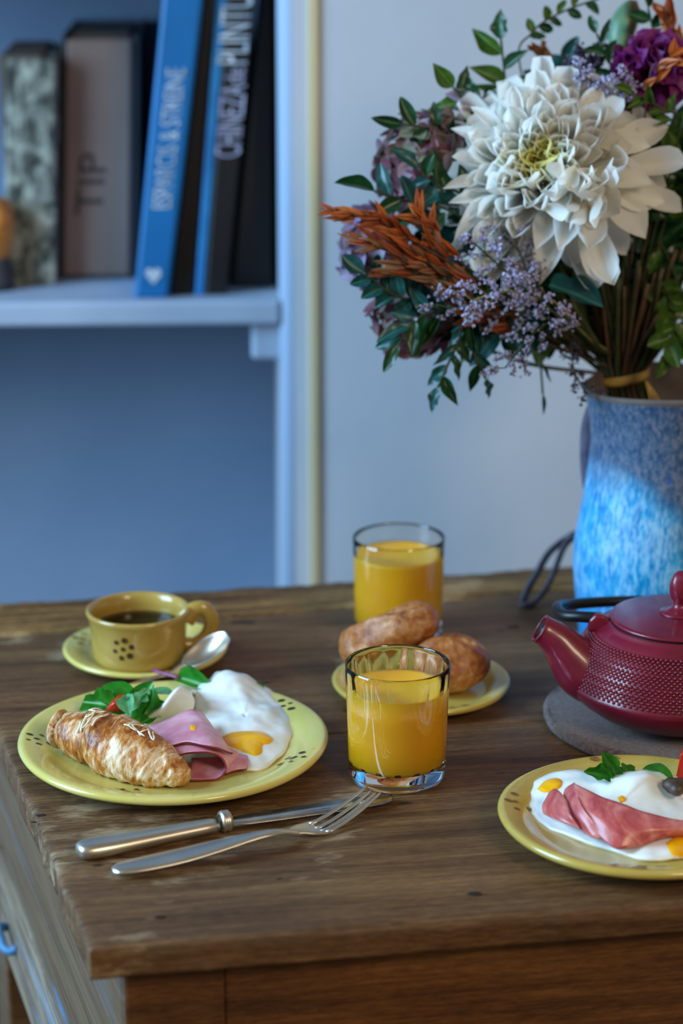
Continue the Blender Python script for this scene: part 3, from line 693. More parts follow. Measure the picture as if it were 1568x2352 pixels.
o = obj('spout_mouth', tube([C[-4], C[-2]], [.0085, .0088], 20, up=(0, 0, 1)), MATS['dark_iron'], t)
for sx in (-1, 1):
    cx = mr*.69; pz = .0915*ZK
    pts = []
    lug = [(-.010, .0), (.012, .0), (.011, .010), (.006, .0155), (-.001, .015), (-.007, .010)]
    v1 = [PB + V((sx*(cx + a_ if sx > 0 else cx + a_), -.006 + .004, pz - .006 + h_)) for a_, h_ in lug]; v2 = [p + V((0, .009, 0)) for p in v1]
    n_ = len(lug); o = obj('lug', (v1 + v2, [tuple(range(n_)), tuple(range(2*n_-1, n_-1, -1))] + [(i, (i+1) % n_, n_ + (i+1) % n_, n_ + i) for i in range(n_)]), MATS['red_enamel'], t, smooth=False); fixn(o); mod_bevel(o, .0025, 3)
hp = []
l0 = PB + V((-mr*.76, .003, .0905))
half = [PB + V((-mr*.70, .004, .088)), PB + V((-mr*.88, .008, .0875)), PB + V((-mr*1.02, .020, .085)), PB + V((-mr*1.05, .045, .083)), PB + V((-mr*.92, .080, .073)), PB + V((-mr*.5, .105, .067)), PB + V((0, .113, .065))]
full = half + [V((2*PB.x - p.x, p.y, p.z)) for p in half[-2::-1]]
obj('bail_handle', tube(cr(full, 6), .0048, 12), MATS['dark_iron'], t, label='black iron bail handle folded back')

# ------------------------------------------------------------------ blue pitcher
VB = T(1506, 1482); vd = dpt(VB); k_ = S(vd)
b = NB('blue_glaze'); v = b.coord(); sepz = b.n('ShaderNodeSeparateXYZ'); b.l(b.coord(), sepz.inputs[0]); z = sepz.outputs[2]; xg = sepz.outputs[0]
drip = b.noise(b.coord((90, 90, 26)), 1.6, 5, .65); blot = b.noise(v, 16, 4, .6); fine = b.noise(b.coord((240, 240, 70)), 1.2, 4, .7)
edge = b.math('ADD', b.math('ADD', z, b.math('MULTIPLY', xg, .9)), b.math('MULTIPLY', b.math('SUBTRACT', b.noise(v, 9, 3), .5), .16))
base = b.ramp(drip, [(.30, '0578b4'), (.46, '1293cc'), (.64, '58b6dc')])
base = b.mix(b.ramp(b.math('ADD', b.math('MULTIPLY', fine, .6), b.math('MULTIPLY', blot, .4)), [(.47, 0.0), (.6, .6)]), base, 'a9d0ee')
grey = b.ramp(b.noise(b.coord((150, 150, 90)), 1.5, 4, .7), [(.38, '22365a'), (.5, '455570'), (.62, '6e6e7c')])
c = b.mix(b.ramp(edge, [(.105, 0.0), (.150, .9)]), base, grey)
lowb = b.ramp(z, [(.03, 1.0), (.075, 0.0)]); c = b.mix(b.math('MULTIPLY', lowb, .75), c, '0d80c8')
c = b.mix(b.ramp(b.noise(b.coord((55, 55, 26)), 1.7, 3, .6), [(.66, 0.0), (.72, .85)]), c, '1450a8')
b.set(col=c, rough=.35, coat=.2).bump(b.noise(v, 40, 4), .15, .0015)
simple('pitcher_inside', [(.3, '4e4644'), (.7, '6b605b')], 30, .7, .2)
H = .25
def pr_(x): return (1518 - x)*k_
op = [(0, .002), (pr_(1352), .002), (pr_(1348), 0), (pr_(1343), .003), (pr_(1335), .03), (pr_(1327), .055), (pr_(1321), .08), (pr_(1322), .1), (pr_(1330), .122), (pr_(1341), .148), (pr_(1350), .175), (pr_(1354), .2), (pr_(1349), .222), (pr_(1340), .24), (pr_(1335), .2465)]
ip = [(pr_(1346), .2485), (pr_(1354), .24), (pr_(1365), .2), (pr_(1360), .17), (pr_(1342), .11), (pr_(1340), .06), (pr_(1352), .012), (0, .01)]
t = thing('blue_pitcher', 'tall blue speckled ceramic pitcher holding the bouquet', 'pitcher', VB)
def vw(r, z, a):
    f = max(0, (z - .2)/.05); s_ = max(0, cos(a - R(-20)))**6
    return r*(1 + .004*sin(3*a + z*20)) + s_*f*f*.018, z + s_*f*f*.006 - f*.003*cos(2*a)
obj('body', lathe(op, 128, VB, vw), MATS['blue_glaze'], t); obj('inside', lathe(ip, 96, VB, vw), MATS['pitcher_inside'], t)
obj('rim', lathe([(pr_(1335), .246), (pr_(1333), .2485), (pr_(1334), .2505), (pr_(1338), .2515), (pr_(1343), .2508), (pr_(1347), .2485), (pr_(1349), .245)], 128, VB, lambda r, z, a: vw(r, z + .0004, a)), MATS['pitcher_inside'], t)
hq = [V((-.050, .03, .232)), V((-.057, .034, .226)), V((-.0635, .038, .204)), V((-.0645, .038, .178)), V((-.062, .036, .15)), V((-.056, .032, .125))]
b = NB('grey_glaze'); v = b.coord(); b.set(col=b.ramp(b.noise(v, 60, 4), [(.35, '3c4058'), (.65, '5e5a6c')]), rough=.4)
obj('handle', tube(cr([VB + p for p in hq], 6), .0085, 14, flat=.5, up=(0, 1, 0)), MATS['grey_glaze'], t)

# cord loop behind the pitcher
simple('grey_cord', [(.35, '3a3640'), (.65, '57525c')], 90, .6, .2)
t = thing('leather_cord', 'thin grey cord loop trailing from behind the blue pitcher', 'cord', T(1210, 1390))
lp = [D(1350, 1232, 2.27), D(1326, 1226, 2.25), D(1300, 1238, 2.24), D(1262, 1268, 2.235), D(1235, 1312, 2.23), D(1214, 1350, 2.228), T(1199, 1384, .003), T(1206, 1392, .0025), T(1222, 1386, .003), D(1252, 1354, 2.222), D(1275, 1305, 2.225), D(1292, 1262, 2.23), D(1308, 1240, 2.236), D(1328, 1230, 2.248), D(1352, 1236, 2.27)]
obj('loop', tube(cr(lp, 5), .0028, 8, flat=1.5), MATS['grey_cord'], t)
obj('knot', tube(cr([D(1296, 1240, 2.236), D(1310, 1234, 2.236), D(1322, 1232, 2.238), D(1331, 1234, 2.24)], 4), crs([.002, .0045, .0052, .003], 4), 10), MATS['grey_cord'], t)
# ================================================================== FOOD
from mathutils.bvhtree import BVHTree
def bvh_of(vf): return BVHTree.FromPolygons([tuple(v) for v in vf[0]], [tuple(f) for f in vf[1]])
def drop(bv, x, y, off=.0006):
    d = ray(x, y).normalized(); h = bv.ray_cast(CAM, d); 
    return None if h[0] is None else h[0] - d*off + V((0, 0, off*.5))
# leaves
def leafmat(name, lo, hi, rough=.4, tr=.25, vein=None):
    b = NB(name); v = b.coord(); c = b.ramp(b.noise(v, 3, 4), [(.3, lo), (.7, hi)])
    sx = b.n('ShaderNodeSeparateXYZ'); b.l(b.coord(), sx.inputs[0]); ab = b.math('ABSOLUTE', sx.outputs[1])
    c = b.mix(b.ramp(ab, [(.02, .6), (.06, 0.0)]), c, vein or hi)
    b.set(col=c, rough=rough, spec=.4); b.translucent(c, tr); return b.m
leafmat('salad_green', '1f6a1c', '3f9a2e', .35, .3, '86c878'); leafmat('salad_pale', '4f9a5c', '83c692', .35, .3, 'a8dcb0'); leafmat('herb_green', '1d5a14', '3c8420', .4, .3)
def leafvf(wf, curl=.12, cup=.15, nu=12, nv=6, wave=0.0, seed=0):
    vs, fs = [], []
    for i in range(nu + 1):
        u = i/nu; w_ = wf(u)
        for j in range(nv + 1):
            s_ = -1 + 2*j/nv; vs.append(V((u, s_*w_, -curl*u*u + cup*w_*s_*s_ + wave*sin(u*14 + seed)*s_*s_*w_)))
    for i in range(nu):
        for j in range(nv): a = i*(nv+1) + j; fs.append((a, a + nv + 1, a + nv + 2, a + 1))
    return vs, fs
def w_oval(u): return .5*(sin(pi*min(1, max(0, (u - .04)/.96))**.9))**.68*(1 if u > .04 else 0) + .02*(1 - u)
def w_lance(u): return .5*(sin(pi*u**.75))**1.05 + .02*(1 - u)
def w_arug(u): return (.5*sin(pi*max(0, (u - .12)/.88)**.9)**.8)*(1 + .28*sin(u*22)) + .03 if u > .12 else .03
def w_ivy(u): return .5*(.55 + .45*abs(cos(u*4.2)))*sin(pi*min(1, u*.98 + .02))**.55 + .01
LEAF = {}
def leafmesh(shape, mat, k):
    key = (shape, mat, k)
    if key not in LEAF:
        f = {'oval': w_oval, 'lance': w_lance, 'arug': w_arug, 'ivy': w_ivy}[shape]
        me = mesh(mat + '_leaf', leafvf(f, (.05, .16, .28)[k], (.35, .6, .2)[k], wave=(.0, .12, .2)[k] if shape != 'oval' else (0, .05, .08)[k], seed=k), MATS[mat]); LEAF[key] = me
    return LEAF[key]
def put_leaf(name, parent, base, tip, width, shape, mat, k=0, up=None, roll=0.0):
    base, tip = V(base), V(tip); x = tip - base; L = x.length
    up = V(up) if up is not None else (CAM - base).normalized()*.6 + V((0, 0, .6))
    m = frame(base, x, up) @ M.Rotation(roll, 4, 'X') @ M.Diagonal((L, width, L, 1))
    return inst(name, leafmesh(shape, mat, k), m, parent)

# croissant
b = NB('croissant_crust'); v = b.coord(); sp = b.coord((1, 1, 1))
n1 = b.noise(v, 32, 5, .6, .5); n2 = b.noise(b.coord((160, 50, 50), (0, 0, .45)), 1.2, 5, .65, 1.2); n3 = b.noise(v, 130, 4, .6)
c = b.ramp(b.math('ADD', b.math('MULTIPLY', n1, .6), b.math('MULTIPLY', n2, .4)), [(.38, '6e350c'), (.45, 'a65e1c'), (.51, 'cc8e48'), (.58, 'ecd4b0')])
b.set(col=c, rough=b.ramp(n3, [(.3, .22), (.7, .45)]), spec=.6, sss=.08).sssr((1, .6, .3), .004); b.bump(b.math('ADD', n2, b.math('MULTIPLY', n3, .4)), .5, .0022)
ctr = [T(130, 1676, .027), T(168, 1684, .028), T(252, 1710, .029), T(345, 1749, .024), T(430, 1785, .0175)]
CP = cr(ctr, 40); N = len(CP); rr = crs([.006, .0165, .0222, .0185, .006], 40)
t = thing('croissant', 'golden flaky croissant on the large yellow plate', 'croissant', V((ctr[2].x, ctr[2].y, TZ + .0085)))
vs, fs = [], []; nv = 110
for i, p in enumerate(CP):
    tt = (CP[min(i+1, N-1)] - CP[max(i-1, 0)]).normalized(); s_ = V((0, 0, 1)).cross(tt).normalized(); u_ = tt.cross(s_); u = i/(N-1)
    rb = rr[i]
    if i < 14: rb = max(rb, .0165*sqrt(1 - (1 - i/14)**2))
    if i > N - 10: rb = max(rb, .008*sqrt(max(0, 1 - ((i - N + 10)/9)**2)))
    for k_ in range(nv):
        a = 2*pi*k_/nv
        ph = u + .075*sin(a*1.0 + .6) + .025*sin(2*a) + .02*nz((a*2, u*3, 0), 1, 9)
        step = 0
        for e, hgt in ((.22, .0022), (.44, .0040), (.60, .0034), (.74, .0034), (.88, .0022)):
            x_ = (ph - e); step += hgt*(1/(1 + exp(-x_*150)) - (1/(1 + exp(-(x_ - .13)*24))))
        q = p + s_*cos(a) + u_*sin(a)
        fine = nz((u*30 + a*1.2, a*1.0, 0), 1, 3)*.0012 + nz((u*75 + a*2.5, a*2.0, 1), 1, 4)*.0008 + nz(p + (s_*cos(a) + u_*sin(a))*rb, 60, 5)*.0014
        r_ = rb + (step + fine)*min(1, rb/.010)
        y_ = sin(a); fl = .92 if y_ < 0 else 1.0
        vs.append(p + s_*cos(a)*r_*1.08 + u_*y_*r_*fl)
for i in range(N - 1):
    for k_ in range(nv): fs.append((i*nv + k_, i*nv + (k_+1) % nv, (i+1)*nv + (k_+1) % nv, (i+1)*nv + k_))
fs += [tuple(range(nv - 1, -1, -1)), tuple((N-1)*nv + k_ for k_ in range(nv))]
zmin = TZ + .0088
vs = [V((q.x, q.y, max(q.z, zmin + .0005*nz(q, 200)))) for q in vs]
cro = (vs, fs); o = obj('crust', cro, MATS['croissant_crust'], t); fixn(o); CB = bvh_of(cro)
simple('grated_cheese', [(.3, 'e6d7b4'), (.7, 'f4ecd6')], 60, .5, .1)
rng = random.Random(11)
for (x, y, L, an) in [(205, 1655, 46, -.9), (192, 1662, 40, -1.2), (215, 1640, 40, -.35), (235, 1636, 44, -.2), (250, 1632, 36, .1), (262, 1637, 34, -.3), (228, 1650, 50, -.75), (300, 1672, 30, .5), (312, 1678, 34, .9), (322, 1684, 30, .7), (330, 1680, 24, -.2), (318, 1668, 26, .2), (345, 1688, 26, 1.3), (352, 1692, 22, 1.5), (210, 1632, 26, .4), (225, 1628, 30, -.1), (272, 1640, 24, -.6), (305, 1664, 22, -.3), (180, 1672, 30, -1.3), (245, 1642, 30, -.5)]:
    pts = []
    for q in (-.5, -.17, .17, .5):
        p = drop(CB, x + cos(an)*L*q + rng.uniform(-2, 2), y + sin(an)*L*q + rng.uniform(-2, 2), .0012)
        if p: pts.append(p)
    if len(pts) > 2: obj('cheese_shred', tube(cr(pts, 3), [.0009]*((len(pts)-1)*3) + [.0006], 6, flat=.7), MATS['grated_cheese'], t)

# eggs
b = NB('egg_white'); v = b.coord(); n1 = b.noise(v, 45, 4)
b.set(col=b.ramp(n1, [(.3, 'e6ebe6'), (.7, 'f5f6f0')]), rough=.22, sss=.25, coat=.2).sssr((1, 1, .9), .006); b.bump(b.noise(v, 130, 4), .25, .001)
b = NB('egg_yolk'); v = b.coord(); b.set(col=b.ramp(b.noise(v, 60, 3), [(.3, 'f7a602'), (.7, 'ffbe0a')]), rough=.2, sss=.2, coat=.1).sssr((1, .5, .1), .004)
b = NB('ham_meat'); v = b.coord(); n1 = b.noise(v, 55, 5, .6); b.set(col=b.ramp(n1, [(.3, 'cf7486'), (.55, 'dc98a8'), (.75, 'e8b8c4')]), rough=.32, sss=.15, spec=.5).sssr((1, .4, .3), .004); b.bump(b.noise(v, 200, 4), .2, .0006)
b = NB('cured_ham'); v = b.coord(); n1 = b.noise(b.coord((40, 22, 40)), 1, 5, .65, .8); b.set(col=b.ramp(n1, [(.34, 'a83a40'), (.48, 'c4605c'), (.6, 'd8877c'), (.7, 'e8b0a4')]), rough=.3, sss=.15, spec=.5).sssr((1, .4, .3), .004); b.bump(b.noise(v, 200, 4), .2, .0006)
b = NB('ham_rind'); b.set(col='8e3640', rough=.35)
simple('tomato_red', [(.3, 'b81d0c'), (.7, 'd8341a')], 30, .2, .05, sss=.1)
simple('mushroom', [(.3, '2a1c10'), (.7, '5c4630')], 60, .5, .3)
simple('purple_stem', [(.3, '6a2a5c'), (.7, '8a3a70')], 60, .4, .1)
def blob(bound, center, bump=.004, seed=0, nr=26, sub=6, bumps=()):
    Bd = [T(*q) for q in bound]; Bc = cr(Bd + [Bd[0]], sub)[:-1]; Cc = T(*center); vs = [Cc.copy()]; fs = []; n = len(Bc)
    for r_ in range(1, nr + 1):
        u = r_/nr
        for q in Bc:
            p = Cc + (q - Cc)*u
            e = (q - Cc).normalized()*nz(q, 70, seed)*.0022*u
            p = p + V((e.x, e.y, 0))
            p.z += bump*(1 - u**4)*(1 + .5*nz(p, 40, seed)) + .0016*nz(p, 90, seed + 1)
            for (bx, by, bz, br, bh) in bumps:
                c_ = T(bx, by, bz); d2 = ((p.x - c_.x)**2 + (p.y - c_.y)**2)/(br*br); p.z += bh*exp(-d2)
            vs.append(p)
    for k_ in range(n): fs.append((0, 1 + k_, 1 + (k_+1) % n))
    for r_ in range(nr - 1):
        for k_ in range(n): a = 1 + r_*n; fs.append((a + k_, a + n + k_, a + n + (k_+1) % n, a + (k_+1) % n))
    # rounded edge going down
    last = 1 + (nr-1)*n; s0 = len(vs)
    for lev, (io, dz) in enumerate(((1.006, -.0012), (1.0, -.0026), (.97, -.0034))):
        for k_ in range(n):
            p = vs[last + k_]; vs.append(V((Cc.x + (p.x - Cc.x)*io, Cc.y + (p.y - Cc.y)*io, p.z + dz)))
    for lev in range(3):
        a = last if lev == 0 else s0 + (lev-1)*n; c_ = s0 + lev*n
        for k_ in range(n): fs.append((a + k_, c_ + k_, c_ + (k_+1) % n, a + (k_+1) % n))
    return vs, fs
def patch(bv, poly, cx, cy, h, sub=5, nr=7):
    pp = cr([V((x, y, 0)) for x, y in poly] + [V((poly[0][0], poly[0][1], 0))], sub)[:-1]; n = len(pp); vs = []; fs = []
    c = drop(bv, cx, cy, .0006 + h); vs.append(c)
    for r_ in range(1, nr + 1):
        u = r_/nr
        for q in pp:
            x, y = cx + (q.x - cx)*u, cy + (q.y - cy)*u; p = drop(bv, x, y, .0006)
            if p is None: p = vs[-1].copy()
            vs.append(p + V((0, 0, h*(1 - u**3) - (.0009 if r_ == nr else 0))))
    for k_ in range(n): fs.append((0, 1 + k_, 1 + (k_+1) % n))
    for r_ in range(nr - 1):
        for k_ in range(n): a = 1 + r_*n; fs.append((a + k_, a + n + k_, a + n + (k_+1) % n, a + (k_+1) % n))
    return vs, fs
t = thing('fried_egg', 'fried egg with broken orange yolk on the large yellow plate', 'egg', T(560, 1680, .009))
e1 = blob([(668, 1690, .013), (676, 1660, .013), (660, 1625, .015), (635, 1597, .018), (603, 1572, .022), (572, 1556, .027), (538, 1547, .030), (503, 1545, .030), (482, 1560, .028), (455, 1575, .024), (446, 1600, .020), (452, 1640, .018), (470, 1690, .015), (520, 1742, .012), (565, 1764, .0115), (612, 1757, .012), (646, 1730, .0125)], (562, 1655, .019), .0045, 2, bumps=((525, 1590, .02, .018, .006), (610, 1650, .015, .02, .003)))
o = obj('white', e1, MATS['egg_white'], t); fixn(o); EB = bvh_of(e1)
o = obj('yolk', patch(EB, [(506, 1692), (535, 1680), (585, 1677), (612, 1682), (629, 1697), (620, 1708), (605, 1711), (602, 1728), (590, 1737), (568, 1731), (548, 1722), (522, 1712)], 567, 1702, .0012), MATS['egg_yolk'], t); fixn(o)
t = thing('egg_white_flap', 'curled strip of cooked egg white beside the salad leaves', 'egg', T(390, 1650, .009))
o = obj('white', sheet([[T(*q) for q in r_] for r_ in ([(328, 1668, .012), (365, 1658, .014), (400, 1650, .016), (440, 1650, .016)], [(334, 1654, .019), (368, 1636, .027), (400, 1608, .036), (446, 1612, .028)], [(340, 1647, .020), (376, 1622, .030), (410, 1582, .044), (438, 1592, .034)], [(352, 1642, .012), (390, 1612, .014), (428, 1585, .018), (458, 1592, .018)])], 6, 6), MATS['egg_white'], t); mod_solid(o, .004); mod_sub(o)

# ham on the large plate
def ham(name, label, rows, mat='ham_meat', nu=7, nv=7, th=.0018):
    P = [[T(*q) for q in r_] for r_ in rows]; vf = sheet(P, nu, nv)
    vf = ([p + V((nz(p, 60, 2), nz(p, 60, 3), nz(p, 60, 4)))*.0012 for p in vf[0]], vf[1])
    c = sum(vf[0], V())/len(vf[0]); zl_ = min(p.z for p in vf[0]); t = thing(name, label, 'ham', V((c.x, c.y, zl_)))
    o = obj('meat', vf, MATS[mat], t); o.data.materials.append(MATS['ham_rind']); mod_solid(o, th).modifiers[-1].material_offset_rim = 1; return t, vf
ham('ham_slice', 'rolled pink ham slice with dark open fold beside the croissant', [
    [(404, 1735, .025), (440, 1727, .030), (482, 1728, .030), (510, 1742, .024), (519, 1768, .015), (492, 1791, .0105), (420, 1792, .0105)],
    [(394, 1722, .026), (430, 1714, .031), (475, 1714, .031), (512, 1727, .025), (530, 1750, .016), (500, 1773, .0105), (430, 1775, .0105)],
    [(380, 1712, .022), (420, 1706, .025), (470, 1706, .026), (515, 1716, .022), (545, 1736, .016), (510, 1752, .0115), (440, 1752, .0115)],
    [(372, 1718, .014), (420, 1716, .015), (470, 1716, .016), (512, 1722, .015), (538, 1734, .0135), (508, 1742, .0125), (440, 1742, .0125)]])
ht, hv = ham('ham_slice', 'flat lilac pink ham slice on top with a yolk drop', [
    [(340, 1668, .022), (386, 1653, .028), (440, 1632, .034), (466, 1640, .031)],
    [(360, 1690, .027), (410, 1678, .035), (462, 1668, .037), (490, 1674, .031)],
    [(384, 1706, .030), (430, 1700, .036), (482, 1700, .037), (516, 1706, .029)],
    [(394, 1713, .030), (436, 1706, .0355), (488, 1716, .036), (536, 1731, .024)]])
o = obj('yolk_drop', patch(bvh_of(hv), [(434, 1668), (444, 1664), (452, 1668), (452, 1678), (443, 1681), (435, 1677)], 443, 1672, .0012, 4, 4), MATS['egg_yolk'], ht); fixn(o)
ham('ham_slice', 'small flat ham end between rolled ham and yolk', [[(512, 1738, .0165), (540, 1735, .0165), (566, 1738, .015)], [(516, 1756, .0145), (545, 1752, .0145), (570, 1754, .014)], [(520, 1776, .0125), (548, 1768, .0125), (566, 1766, .0125)]])
# salad on the large plate
SAL = [((352, 1622, .030), (176, 1634, .016), 62, 'arug', 'salad_green', 0, 'long jagged green salad leaf reaching left over the yellow plate'),
       ((335, 1640, .020), (222, 1578, .036), 66, 'oval', 'salad_green', 1, 'broad green salad leaf at the back of the salad heap'),
       ((310, 1640, .020), (350, 1566, .048), 58, 'oval', 'salad_green', 0, 'rounded dark salad leaf standing upright above the tomato'),
       ((292, 1642, .026), (338, 1574, .047), 34, 'arug', 'salad_pale', 2, 'pale narrow salad leaf in front of the rounded dark one'),
       ((300, 1646, .030), (286, 1586, .042), 40, 'lance', 'salad_pale', 1, 'small pale salad leaf just behind the tomato piece'),
       ((290, 1628, .026), (186, 1606, .030), 44, 'arug', 'salad_green', 1, 'leftmost salad leaf behind the blunt end of the croissant'),
       ((392, 1618, .022), (300, 1650, .026), 40, 'arug', 'salad_green', 1, 'salad leaf touching the curled egg white strip'),
       ((372, 1634, .024), (318, 1656, .024), 34, 'lance', 'salad_green', 2, 'short salad leaf lowest in the heap beside the croissant'),
       ((398, 1596, .025), (322, 1590, .038), 14, 'lance', 'salad_pale', 0, 'thin pale salad stalk lying across the leaves'),
       ((408, 1556, .024), (486, 1578, .028), 46, 'oval', 'salad_green', 1, 'green salad leaf with purple stalk behind the fried egg'),
       ((575, 1572, .022), (612, 1596, .018), 26, 'arug', 'herb_green', 0, 'sliver of green leaf under the far edge of the egg')]
for bs, tp, wpx, shp, mt, k_, lb in SAL:
    p, q = T(*bs), T(*tp); t = thing('salad_leaf', lb, 'leaf', V((p.x, p.y, p.z)), 'salad leaves on the large plate')
    put_leaf('blade', t, p, q, wpx*S(1.95), shp, mt, k_, up=V((-.2, -.75, .75)))
    if 'purple' in lb: obj('stalk', tube(cr([T(352, 1540, .024), T(380, 1548, .025), T(412, 1557, .025)], 4), [.0016]*8 + [.0012], 8), MATS['purple_stem'], t)
def wedge(pts_a, pts_b, label, loc):
    o = obj('tomato_piece', hexa(pts_a, pts_b), MATS['tomato_red'], None, loc=loc); fixn(o); mod_bevel(o, .003, 3); tag(o, label, 'tomato'); return o
wedge([T(236, 1636, .026), T(284, 1640, .024), T(282, 1614, .036), T(258, 1614, .036)], [p + V((.004, .016, .002)) for p in (T(236, 1636, .026), T(284, 1640, .024), T(282, 1614, .036), T(258, 1614, .036))], 'red tomato piece between croissant and salad leaves', T(260, 1640, .02))

# right plate
t = thing('fried_egg', 'fried egg spread on the ochre plate under cured ham', 'egg', T(1420, 1880, .009))
e2 = blob([(1204, 1828, .014), (1222, 1800, .017), (1285, 1773, .021), (1370, 1768, .024), (1440, 1778, .026), (1520, 1782, .028), (1610, 1792, .022), (1660, 1850, .014), (1640, 1930, .012), (1560, 1966, .012), (1480, 1970, .0115), (1400, 1947, .0115), (1320, 1922, .0115), (1245, 1888, .0115), (1212, 1858, .012)], (1420, 1860, .017), .004, 5, bumps=((1462, 1822, .02, .022, .009), (1310, 1800, .02, .02, .003)))
o = obj('white', e2, MATS['egg_white'], t); fixn(o); E2B = bvh_of(e2)
for poly, c_ in (([(1232, 1812), (1250, 1794), (1278, 1786), (1292, 1795), (1282, 1812), (1250, 1820)], (1262, 1803)), ([(1528, 1935), (1550, 1922), (1580, 1926), (1590, 1950), (1570, 1966), (1542, 1962)], (1558, 1944)), ([(1418, 1832), (1428, 1828), (1436, 1833), (1434, 1840), (1424, 1841)], (1427, 1835))):
    o = obj('yolk', patch(E2B, poly, c_[0], c_[1], .0012), MATS['egg_yolk'], t); fixn(o)
ham('cured_ham_slice', 'small folded cured ham piece at the left of the ochre plate', [[(1262, 1822, .024), (1280, 1815, .029), (1302, 1838, .030)], [(1246, 1850, .019), (1275, 1850, .026), (1312, 1872, .028)], [(1247, 1868, .0165), (1287, 1886, .020), (1332, 1905, .020)]], 'cured_ham')
ham('cured_ham_slice', 'narrow curled cured ham fold beside the large ham slice', [[(1320, 1799, .036), (1300, 1814, .031), (1293, 1842, .024)], [(1338, 1850, .034), (1322, 1864, .029), (1314, 1884, .021)], [(1394, 1922, .021), (1370, 1923, .019), (1346, 1914, .017)]], 'cured_ham')
ham('cured_ham_slice', 'large folded pink cured ham slice across the ochre plate', [[(1318, 1801, .038), (1324, 1832, .035), (1340, 1862, .031)], [(1392, 1836, .037), (1384, 1880, .031), (1402, 1943, .0165)], [(1480, 1866, .033), (1468, 1902, .028), (1455, 1946, .0155)], [(1568, 1886, .027), (1560, 1905, .025), (1542, 1922, .017)], [(1650, 1900, .022), (1650, 1915, .020), (1640, 1928, .016)]], 'cured_ham')
HB = [((1418, 1788, .028), (1386, 1731, .050), 42, 'ivy', 'upright green herb leaf at the far side of the ochre plate'), ((1420, 1790, .028), (1344, 1770, .036), 34, 'arug', 'green herb leaf pointing left on the ochre plate'), ((1420, 1788, .028), (1456, 1760, .038), 34, 'arug', 'green herb leaf pointing right behind the dome of egg'), ((1548, 1792, .028), (1474, 1762, .034), 34, 'oval', 'oval green leaf next to the tomato wedge')]
for bs, tp, wpx, shp, lb in HB:
    p, q = T(*bs), T(*tp); t = thing('herb_leaf', lb, 'leaf', p, 'herb leaves on the ochre plate'); put_leaf('blade', t, p, q, wpx*S(1.85), shp, 'herb_green', 1, up=V((-.1, -.8, .7)))
A = [T(1549, 1796, .022), T(1600, 1800, .022), T(1600, 1722, .050), T(1562, 1730, .050)]
wedge(A, [p + V((.006, .022, .0)) for p in A], 'red tomato wedge at the right picture edge', T(1575, 1800, .02))
mp = T(1552, 1822, .026)
o = obj('mushroom_piece', lathe([(0, 0), (.006, .0005), (.0095, .004), (.010, .007), (.007, .0105), (0, .0115)], 24, mp, lambda r, z, a: (r*(1 + .2*sin(3*a)), z)), MATS['mushroom'], None, loc=mp); tag(o, 'dark brown mushroom piece at the right end of the egg', 'mushroom')

# bread rolls
b = NB('bread_crust'); v = b.coord(); n1 = b.noise(v, 55, 6, .65, .5); n2 = b.noise(v, 160, 4)
b.set(col=b.ramp(b.math('ADD', b.math('MULTIPLY', n1, .7), b.math('MULTIPLY', n2, .3)), [(.33, '5e2e0c'), (.45, '96531f'), (.56, 'b47842'), (.68, 'dcb894')]), rough=.45, spec=.4).bump(b.math('ADD', n1, b.math('MULTIPLY', n2, .5)), .5, .003)
def roll(label, P, rads, seed, slash=True, flat=.9):
    C_ = cr(P, 16); n = len(C_); rs = crs(rads, 16); nv = 64; vs, fs = [], []
    zl_ = min(p.z - r_ for p, r_ in zip(C_, rs)); t = thing('bread_roll', label, 'bread', V((P[1].x, P[1].y, zl_ + .001)), 'bread rolls')
    L = sum((a_ - b_).length for a_, b_ in zip(C_, C_[1:]))
    for i, p in enumerate(C_):
        tt = (C_[min(i+1, n-1)] - C_[max(i-1, 0)]).normalized(); s_ = V((0, 0, 1)).cross(tt).normalized(); u_ = tt.cross(s_); u = i/(n-1); rm = max(rads)
        rb = rs[i]
        e = min(u, 1 - u)*L
        if e < rm*.9: rb *= sqrt(max(0.002, 1 - (1 - e/(rm*.9))**2))
        for k_ in range(nv):
            a = 2*pi*k_/nv; dr = s_*cos(a) + u_*sin(a)*flat; q = p + dr*rb
            r_ = rb*(1 + .13*nz(q, 32, seed) + .06*nz(q, 80, seed + 1) + .03*abs(nz(q, 150, seed + 2)))
            if slash:
                dl = (a - (pi/2 + .5*sin((u - .5)*3))); r_ *= 1 + .2*exp(-((dl - .35)/.25)**2)*sin(pi*u) - .2*exp(-(dl/.18)**2)*sin(pi*u)
            vs.append(p + dr*r_)
    for i in range(n-1):
        for k_ in range(nv): fs.append((i*nv + k_, i*nv + (k_+1) % nv, (i+1)*nv + (k_+1) % nv, (i+1)*nv + k_))
    fs += [tuple(range(nv-1, -1, -1)), tuple((n-1)*nv + k_ for k_ in range(nv))]
    o = obj('crust', (vs, fs), MATS['bread_crust'], t); fixn(o)
roll('round golden bread roll lying on the small ochre plate', [T(940, 1545, .030), T(990, 1532, .031), T(1050, 1524, .031), T(1126, 1522, .030)], [.022, .027, .028, .024], 2)
roll('long brown bread roll leaning on the round one', [T(786, 1522, .030) + V((0, .008, 0)), T(850, 1478, .045), T(930, 1440, .062), T(1006, 1408, .075)], [.021, .0225, .022, .019], 5)
